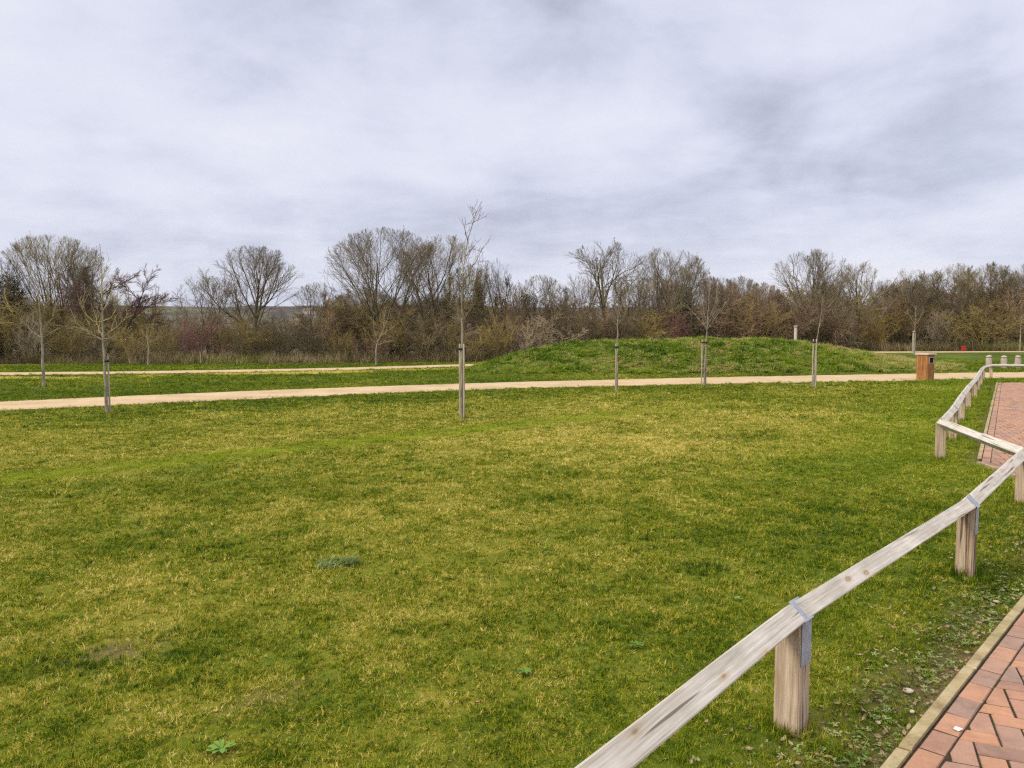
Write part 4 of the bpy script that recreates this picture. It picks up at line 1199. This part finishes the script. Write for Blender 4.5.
# marker post on the back shoulder of the mound
x, y = (795 - 512) / F * 38.6, 38.6
e = tag(empty('marker_post', (x, y, gz(x, y))), 'pale round marker post with a cap sticking up behind the mound', 'post')
zt_ = ztop(325.5, 38.6) - gz(x, y)
P = np.array([[[0, 0, -.2], [0, 0, zt_ * .5], [0, 0, zt_ - .09]]]); v, f = tube_arrays(P, np.full((1, 3), .075), 14)
obj('shaft', mesh_np('shaft', v, [f], [M['guard']], smooth=True), e)
P = np.array([[[0, 0, zt_ - .09], [0, 0, zt_ - .088], [0, 0, zt_ - .02], [0, 0, zt_]]]); v, f = tube_arrays(P, np.array([[.05, .1, .1, .02]]), 14)
obj('cap', mesh_np('cap', v, [f], [M['stake']], smooth=False), e)

# ------------------------------------------------------------------ litter bin
bx, by = at(929.5, 380.2); by += .28
bin_ = tag(empty('litter_bin', (bx, by, 0), R(-60 + 90)), 'square orange-brown timber litter bin with a pale lid beside the path', 'litter bin')
s = .185; hgt = .86
b = MB(); b.box(-s + .02, s - .02, -s + .02, s - .02, .02, hgt - .01); obj('dark_filling', b.mesh('dark_filling', M['black']), bin_)  # solid black block; the shade inside the bin is put in its colour
b = MB(); npk = 6
wpk = 2 * s / npk
for side in range(4):
    for k in range(npk):
        c = -s + wpk * (k + .5)
        z1 = hgt - .02
        rngs = [(.0, z1)]
        if side == 0 and k in (1, 2, 3, 4): rngs = [(.0, hgt - .30), (hgt - .10, z1)]
        for (z0, z1) in rngs:
            ca, sa_ = math.cos(side * math.pi / 2), math.sin(side * math.pi / 2)
            pts = []
            tpr = .0
            for (u, w_) in ((c - wpk / 2 + .004, -s - .012), (c + wpk / 2 - .004, -s - .012), (c + wpk / 2 - .004, -s + .018), (c - wpk / 2 + .004, -s + .018)):
                pts.append((u * ca - w_ * sa_, u * sa_ + w_ * ca))
            b.prism(pts, z0, z1, .003)
obj('plank_cladding', b.mesh('plank_cladding', M['bin_wood']), bin_)
b = MB(); b.box(-s - .05, s + .05, -s - .05, s + .05, hgt - .018, hgt + .03, .008); obj('lid', b.mesh('lid', M['lid']), bin_)
b = MB(); w_ = wpk * 2
for (x0, x1, z0, z1) in ((-w_ - .012, w_ + .012, hgt - .112, hgt - .098), (-w_ - .012, w_ + .012, hgt - .306, hgt - .292), (-w_ - .012, -w_ + .004, hgt - .292, hgt - .112), (w_ - .004, w_ + .012, hgt - .292, hgt - .112)):
    b.box(x0, x1, -s - .024, -s - .009, z0, z1)
obj('aperture_frame', b.mesh('aperture_frame', M['frame']), bin_)

# small red bin by the back path
x, y = (963 - 512) / F * 50.2, 50.2
rb = tag(empty('red_bin', (x, y, gz(x, y)), .3), 'small bright red bin standing by the back path before the wood', 'bin')
b = MB(); b.prism([(-.15, -.12), (.15, -.12), (.15, .12), (-.15, .12)], .06, .36, .02); obj('body', b.mesh('body', M['red']), rb)
b = MB(); b.prism([(-.17, -.14), (.17, -.14), (.17, .14), (-.17, .14)], .362, .42, .02); b.box(-.05, .05, -.13, -.08, .42, .47, .01); obj('lid', b.mesh('lid', M['red']), rb)
b = MB(); b.box(-.06, .06, -.05, .05, -.05, .06); obj('foot', b.mesh('foot', M['stake']), rb); rb.scale = (.62, .62, .8)

# three rounded timber bollards beyond the fence
BL = ['round-topped timber bollard right behind the far corner of the fence', 'round-topped timber bollard standing between two other bollards', 'round-topped timber bollard closest to the right edge of the photo']
bolm = None
for k, px in enumerate((989, 1004, 1018)):
    x, y = (px - 512) / F * 34.2, 34.2
    if bolm is None:
        zz = np.array([-.2, .0, .40, .43, .46, .46, .50, .535, .552, .558]); rr = np.array([.125, .125, .125, .115, .115, .125, .12, .09, .05, .004])
        P = np.zeros((1, 10, 3)); P[0, :, 2] = zz; v, f = tube_arrays(P, rr[None], 20); bolm = mesh_np('bollard', v, [f], [M['bollard']], smooth=True)
    tag(obj('timber_bollard', bolm, None, (x, y, gz(x, y)), k * 1.3), BL[k], 'bollard', 'timber bollards beyond the fence')

# ------------------------------------------------------------------ little things on the ground
def rosette(seed, n, l0, l1, mat, flat=1.15):
    rng = np.random.default_rng(seed); V = []; Q = []; 
    for k in range(n):
        a = rng.uniform(0, 6.28); L = rng.uniform(l0, l1); w = L * rng.uniform(.13, .24); e = rng.uniform(.15, .8)
        d = np.array([math.cos(a), math.sin(a), 0]); s_ = np.array([-d[1], d[0], 0])
        prof = [(0, .15, .004), (.3, .7, .3), (.6, 1, .45), (.85, .7, .42), (1, .05, .35)]
        i = len(V)
        for (u, ww, zz) in prof:
            c = d * L * u + np.array([0, 0, zz * L * e + .006])
            V += [c - s_ * w * ww + [0, 0, .12 * w * ww], c - np.array([0, 0, .05 * w]), c + s_ * w * ww + [0, 0, .12 * w * ww]]
        for j in range(4):
            for m_ in range(2): Q.append([i + j * 3 + m_, i + j * 3 + m_ + 1, i + j * 3 + 4 + m_, i + j * 3 + 3 + m_])
    return mesh_np('weed', np.array(V), [np.array(Q)], [mat], smooth=True)
ros = [rosette(k, 18, .022, .045, M['weed']) for k in range(3)]
for k, (px, py, sc_, lab) in enumerate([(222, 749, 1.25, 'bright green broad-leaved weed at the bottom of the lawn'), (525, 672, .9, 'green broad-leaved weed in the grass near the bottom centre'), (637, 645, .95, 'pale green weed in the lawn left of the nearest fence post'),
                                        (738, 598, .7, 'small weed in the lawn just above the nearest fence rail'), (548, 552, .7, 'tiny pale weed in the middle of the lawn')]):
    o = obj('weed', ros[k % 3], None, (*at(px, py, .02), .012), k * 1.7); o.scale = (sc_,) * 3; tag(o, lab, 'weed', 'weeds in the lawn')
# weeds, moss and litter along the kerb
srng = np.random.default_rng(17)
n0 = 2600
u = srng.uniform(-2.2, 5.6, n0); off = np.abs(srng.normal(0, .16, n0)) + .015
x = K0[0] + KD[0] * u - KD[1] * off; y = K0[1] + KD[1] * u + KD[0] * off
k = srng.uniform(0, 1, n0) < .25 + .9 * sstep(.45, .6, fbm(x * 1.8, y * 1.8, 12))
x, y = x[k], y[k]; n = len(x)
wp = [rosette(20 + j, 11, .006, .020, M['silver_weed']) for j in range(3)] + [rosette(30 + j, 12, .006, .017, M['weed']) for j in range(2)]
sc = srng.uniform(.5, 1.2, n)
scatter('kerb_weeds', np.stack([x, y, np.full(n, .004)], 1), np.stack([srng.normal(0, .2, n), srng.normal(0, .2, n), srng.uniform(0, 6.28, n)], 1), np.stack([sc, sc, sc], 1),
        srng.integers(0, 5, n), wp, {}, 'low grey-green weeds in the bare strip beside the kerb')
def leaf_me(seed):
    r = np.random.default_rng(seed); V = []
    for u, w in ((-1, .05), (-.5, .55), (0, .75), (.5, .5), (1, .03)):
        for s_ in (-1, 0, 1): V.append((u * .03, s_ * w * .018, .004 + .012 * abs(s_) * r.uniform(.2, 1) + .010 * u * u * r.uniform(0, 1)))
    Q = [[i * 3 + j, i * 3 + j + 1, i * 3 + j + 4, i * 3 + j + 3] for i in range(4) for j in range(2)]
    return mesh_np('dead_leaf', np.array(V), [np.array(Q)], [M['dead_leaf']])
n0 = 800
u = srng.uniform(-2.2, 5.6, n0); off = np.abs(srng.normal(0, .22, n0)) + .01
x = K0[0] + KD[0] * u - KD[1] * off; y = K0[1] + KD[1] * u + KD[0] * off
x2 = srng.uniform(-5, 4, 90); y2 = srng.uniform(2.2, 9, 90); kk = paving_inside(x2, y2) < -.05
x = np.concatenate([x, x2[kk]]); y = np.concatenate([y, y2[kk]]); n = len(x); sc = srng.uniform(.2, .6, n)
scatter('leaf_litter', np.stack([x, y, srng.uniform(.004, .022, n)], 1), np.stack([srng.normal(0, .35, n), srng.normal(0, .35, n), srng.uniform(0, 6.28, n)], 1), np.stack([sc, sc, sc], 1),
        srng.integers(0, 3, n), [leaf_me(j) for j in range(3)], {}, 'small dead leaves scattered on the lawn and along the kerb')
def stone_me(seed, a, b_, c):
    import bmesh
    bm = bmesh.new(); bmesh.ops.create_icosphere(bm, subdivisions=3, radius=1); r = np.random.default_rng(seed)
    o1, o2 = r.uniform(0, 9, 2)
    for v in bm.verts:
        k = 1 + .35 * (float(fbm(np.array([v.co.x * 1.3 + o1]), np.array([v.co.y * 1.3 + v.co.z + o2]), 3)[0]) - .5)
        v.co = Vector((v.co.x * a * k, v.co.y * b_ * k, v.co.z * c * k))
    me = bpy.data.meshes.new('stone'); bm.to_mesh(me); bm.free(); me.materials.append(M['stone'])
    return me
for k, (px, py, a, lab) in enumerate([(908, 694, .022, 'pale flat stone in the grass left of the kerb'), (912, 715, .012, 'small pale pebble just below the flat stone by the kerb'), (878, 726, .012, 'little pebble in the grass away from the kerb, near the bottom'), (996, 604, .016, 'pale stone at the top of the weedy strip by the kerb')]):
    tag(obj('stone', stone_me(k, a, a * .7, a * .45), None, (*at(px, py), .014), k * .9), lab, 'stone', 'stones beside the kerb')
# scrap of paper on the bricks
b = MB(); x, y = at(958, 730, .024)
pp = [(-.016, -.011, .003), (.012, -.013, .006), (.018, .005, .002), (.003, .012, .008), (-.015, .009, .004)]
b.poly(pp); b.poly([(p[0], p[1], p[2] - .0012) for p in pp][::-1])
for k in range(5): p, q_ = pp[k], pp[(k + 1) % 5]; b.poly([(p[0], p[1], p[2] - .0012), (q_[0], q_[1], q_[2] - .0012), q_, p])
tag(obj('paper_scrap', b.mesh('paper_scrap', M['paper']), None, (x, y, .0255), .5), 'small white scrap of paper lying on the brick paving', 'litter')
# grey-green withered clump on the lawn
grng = np.random.default_rng(77)
sx, sy = at(334, 566)
n = 420
u = grng.uniform(-1, 1, n); base = np.stack([u * .115, grng.normal(0, .055, n) * (1 - .5 * np.abs(u)), np.zeros(n)], 1)
az = grng.normal(.5, .6, n); d = np.stack([np.cos(az), np.sin(az), grng.uniform(.25, .9, n)], 1); d /= np.linalg.norm(d, axis=1, keepdims=True)
L = grng.uniform(.06, .14, n); sd = np.cross(d, np.array([0, 0, 1.])); sd /= np.linalg.norm(sd, axis=1, keepdims=True) + 1e-6
w = grng.uniform(.0015, .003, n)[:, None]; midp = base + d * (L * .55)[:, None]; tip = base + d * L[:, None] - np.array([0, 0, 1]) * (L * .35)[:, None]; tip[:, 2] = np.maximum(tip[:, 2], .012)
V = np.stack([base - sd * w, base + sd * w, midp + sd * w, midp - sd * w, tip], 1).reshape(-1, 3); o5 = (np.arange(n) * 5)[:, None]
me = mesh_np('withered_clump', V, [o5 + np.array([[0, 1, 2, 3]]), o5 + np.array([[3, 2, 4]])], [mat_leaf('withered_leaf', (.028, .042, .008), (.10, .145, .03), (.34, .38, .17))])
tag(obj('withered_clump', me, None, (sx, sy, .0), .25), 'grey-green withered clump lying on the lawn left of centre', 'plant clump')

# ------------------------------------------------------------------ houses on the far hill
def house_meshes():
    w, d, h = 5.0, 4.0, 5.2
    a = MB(); a.prism([(-w, -d), (w, -d), (w, d), (-w, d)], -2, h)
    b_ = MB()
    for y0 in (-1, 1): b_.poly([(-w - .4, y0 * (d + .5), h - .3), (w + .4, y0 * (d + .5), h - .3), (w + .4, 0, h + 3), (-w - .4, 0, h + 3)][::y0 * -1])
    for x0 in (-w - .4, w + .4): b_.poly([(x0, -d - .5, h - .3), (x0, d + .5, h - .3), (x0, 0, h + 3)])
    c = MB()
    for x0 in (-3, 0, 3):
        for z0 in (.9, 3.5): c.box(x0 - .6, x0 + .6, -d - .03, -d + .05, z0, z0 + 1.2)
    return a.mesh('wall', M['house_wall']), b_.mesh('roof', M['house_roof']), c.mesh('window', M['house_glass'])
hm = house_meshes(); hr = random.Random(8)
for k in range(7):
    px = [205, 232, 300, 309, 318, 326, 333, 341, 349, 357, 338, 322, 368, 276][k]; d = hr.uniform(600, 720)
    x = (px - 512) / F * d; e = empty('house', (x, d, hill_z(x, d) - .5), hr.uniform(-.5, .5))
    tag(e, 'tiny pale house with a dark roof on the far hillside', 'house', 'houses on the far hillside')
    obj('wall', hm[0], e); obj('roof', hm[1], e); e.scale = (.75, .75, .75)

# ------------------------------------------------------------------ haze
HAZE = 9e-5
m = bpy.data.materials.new('haze'); m.use_nodes = True; t = m.node_tree; t.nodes.clear()
out = nd(t, 'ShaderNodeOutputMaterial'); pvn = nd(t, 'ShaderNodeVolumePrincipled')
pvn.inputs['Color'].default_value = (.80, .85, .95, 1); pvn.inputs['Density'].default_value = HAZE; pvn.inputs['Anisotropy'].default_value = .2
t.links.new(pvn.outputs[0], out.inputs['Volume'])
b = MB(); b.box(-1400, 1400, -1400, 1400, -60, 50)
HZO = obj('haze', b.mesh('haze', m)); tag(HZO, 'thin winter haze over the valley', kind='stuff')

# ------------------------------------------------------------------ world and sun
SUN_AZ, SUN_EL = R(-118), R(34)          # azimuth clockwise from +Y: behind-left of the camera
w = bpy.data.worlds.new('World'); S.world = w; w.use_nodes = True
t = w.node_tree; bg = t.nodes['Background']; bg.inputs[1].default_value = .1
sky = nd(t, 'ShaderNodeTexSky', sky_type='NISHITA'); sky.sun_disc = False
sky.sun_elevation = SUN_EL; sky.sun_rotation = SUN_AZ; sky.air_density = 1.2; sky.dust_density = 2.0
g = nd(t, 'ShaderNodeTexCoord').outputs['Generated']
sp = nd(t, 'ShaderNodeSeparateXYZ'); t.links.new(g, sp.inputs[0])
zc = math_(t, 'ADD', math_(t, 'MAXIMUM', sp.outputs[2], 0.0), .14)
cb = nd(t, 'ShaderNodeCombineXYZ')
t.links.new(math_(t, 'DIVIDE', sp.outputs[0], zc), cb.inputs[0]); t.links.new(math_(t, 'DIVIDE', sp.outputs[1], zc), cb.inputs[1])
n1 = noise(t, mapping(t, cb.outputs[0], (1, 1, 1), (3.2, 1.7, 0)), .7, 8, .58, .3)
n2 = noise(t, mapping(t, cb.outputs[0], (1, 1.2, 1), (7.1, 4.4, 0)), 2.1, 8, .62, .3)
n3 = noise(t, mapping(t, g, (1, 1, 1.7), (.3, .2, .5)), 5.0, 8, .54, .3)
f = math_(t, 'ADD', math_(t, 'ADD', math_(t, 'MULTIPLY', n1, .40), math_(t, 'MULTIPLY', n2, .20)), math_(t, 'MULTIPLY', n3, .40))
# banks of darker and brighter cloud in fixed directions of the sky: (azimuth, elevation, width, height, strength), degrees
def bank(az, el, wd, hg, k):
    x_ = math_(t, 'DIVIDE', sp.outputs[0], math_(t, 'MAXIMUM', sp.outputs[1], .05))
    u = math_(t, 'DIVIDE', math_(t, 'SUBTRACT', math_(t, 'MULTIPLY', math_(t, 'ARCTANGENT', x_), 57.3), az), wd)
    v = math_(t, 'DIVIDE', math_(t, 'SUBTRACT', math_(t, 'MULTIPLY', math_(t, 'ARCSINE', sp.outputs[2]), 57.3), el), hg)
    rr = math_(t, 'ADD', math_(t, 'MULTIPLY', u, u), math_(t, 'MULTIPLY', v, v))
    rr = math_(t, 'ADD', rr, math_(t, 'MULTIPLY', math_(t, 'SUBTRACT', n3, .5), 3.0))
    e_ = math_(t, 'MULTIPLY', math_(t, 'POWER', 2.718, math_(t, 'MULTIPLY', math_(t, 'MAXIMUM', rr, 0.0), -1.0)), k)
    return math_(t, 'MULTIPLY', e_, math_(t, 'GREATER_THAN', sp.outputs[1], 0.0))
for bk in [(16.5, 15.5, 3.4, 2.8, -.075), (20, 11.3, 6.5, 2.0, -.08), (27, 16.5, 6, 3, -.06), (-21, 17.2, 4.5, 1.8, -.075), (4, 23, 5, 1.6, -.05), (27, 20.5, 6, 1.5, .05), (24.5, 15.0, 3.0, 1.2, .06), (21, 18.5, 5, 1.6, .04),
           (-28, 19, 8, 4, .04), (-6, 14, 14, 3.5, .035), (-12, 5, 22, 3, -.03), (7, 16.5, 2.5, 1, -.03), (30, 8.5, 6, 2, -.03)]:
    f = math_(t, 'ADD', f, bank(*bk))
cl = ramp(t, f, [(.34, (3.0, 3.12, 3.95)), (.42, (3.8, 3.95, 4.85)), (.48, (4.4, 4.54, 5.4)), (.54, (4.85, 4.95, 5.72)), (.62, (5.3, 5.3, 5.9))])
zen = nd(t, 'ShaderNodeMapRange', interpolation_type='SMOOTHSTEP'); t.links.new(sp.outputs[2], zen.inputs[0])
zen.inputs[1].default_value = .42; zen.inputs[2].default_value = .95; zen.inputs[3].default_value = 1.0; zen.inputs[4].default_value = 2.15
zm = nd(t, 'ShaderNodeMapRange', interpolation_type='SMOOTHSTEP'); t.links.new(sp.outputs[2], zm.inputs[0]); zm.inputs[1].default_value = .42; zm.inputs[2].default_value = .8
cl = mixc(t, zm.outputs[0], cl, (6.6, 6.35, 6.0))          # unseen overhead sky is warmed to make the ground light less blue
vm = nd(t, 'ShaderNodeVectorMath', operation='SCALE'); t.links.new(cl, vm.inputs[0]); t.links.new(zen.outputs[0], vm.inputs['Scale'])
mx = mixc(t, .92, sky.outputs[0], vm.outputs[0])
t.links.new(mx, bg.inputs[0])
sd = bpy.data.lights.new('sun', 'SUN'); sd.energy = 1.5; sd.angle = R(10); sd.color = (1, .90, .73)
so = bpy.data.objects.new('sun', sd); COL.objects.link(so)
dv = Vector((math.sin(SUN_AZ) * math.cos(SUN_EL), math.cos(SUN_AZ) * math.cos(SUN_EL), math.sin(SUN_EL)))
so.rotation_euler = dv.to_track_quat('Z', 'Y').to_euler(); so.location = (0, 0, 30)

# ------------------------------------------------------------------ camera and render settings
cd = bpy.data.cameras.new('camera'); cam = bpy.data.objects.new('camera', cd); COL.objects.link(cam)
cd.sensor_width = 36; cd.lens = 36 * F / 1024; cd.clip_start = .05; cd.clip_end = 12000
cam.location = (0, 0, H); cam.rotation_euler = (R(90) - PITCH, 0, 0)
S.camera = cam
vs = S.view_settings; vs.view_transform = 'Standard'; vs.look = 'None'; vs.gamma = 1; vs.use_curve_mapping = False; vs.exposure = .70
S.cycles.use_denoising = False; S.cycles.denoiser = 'OPENIMAGEDENOISE'; S.cycles.denoising_input_passes = 'RGB_ALBEDO_NORMAL'; S.cycles.denoising_prefilter = 'ACCURATE'
S.cycles.max_bounces = 6; S.cycles.diffuse_bounces = 3; S.cycles.transmission_bounces = 2; S.cycles.volume_bounces = 0; S.cycles.transparent_max_bounces = 4
S.cycles.use_adaptive_sampling = True; S.cycles.adaptive_threshold = .012
S.cycles.pixel_filter_type = 'BLACKMAN_HARRIS'; S.cycles.filter_width = 1.3
S.render.film_transparent = False
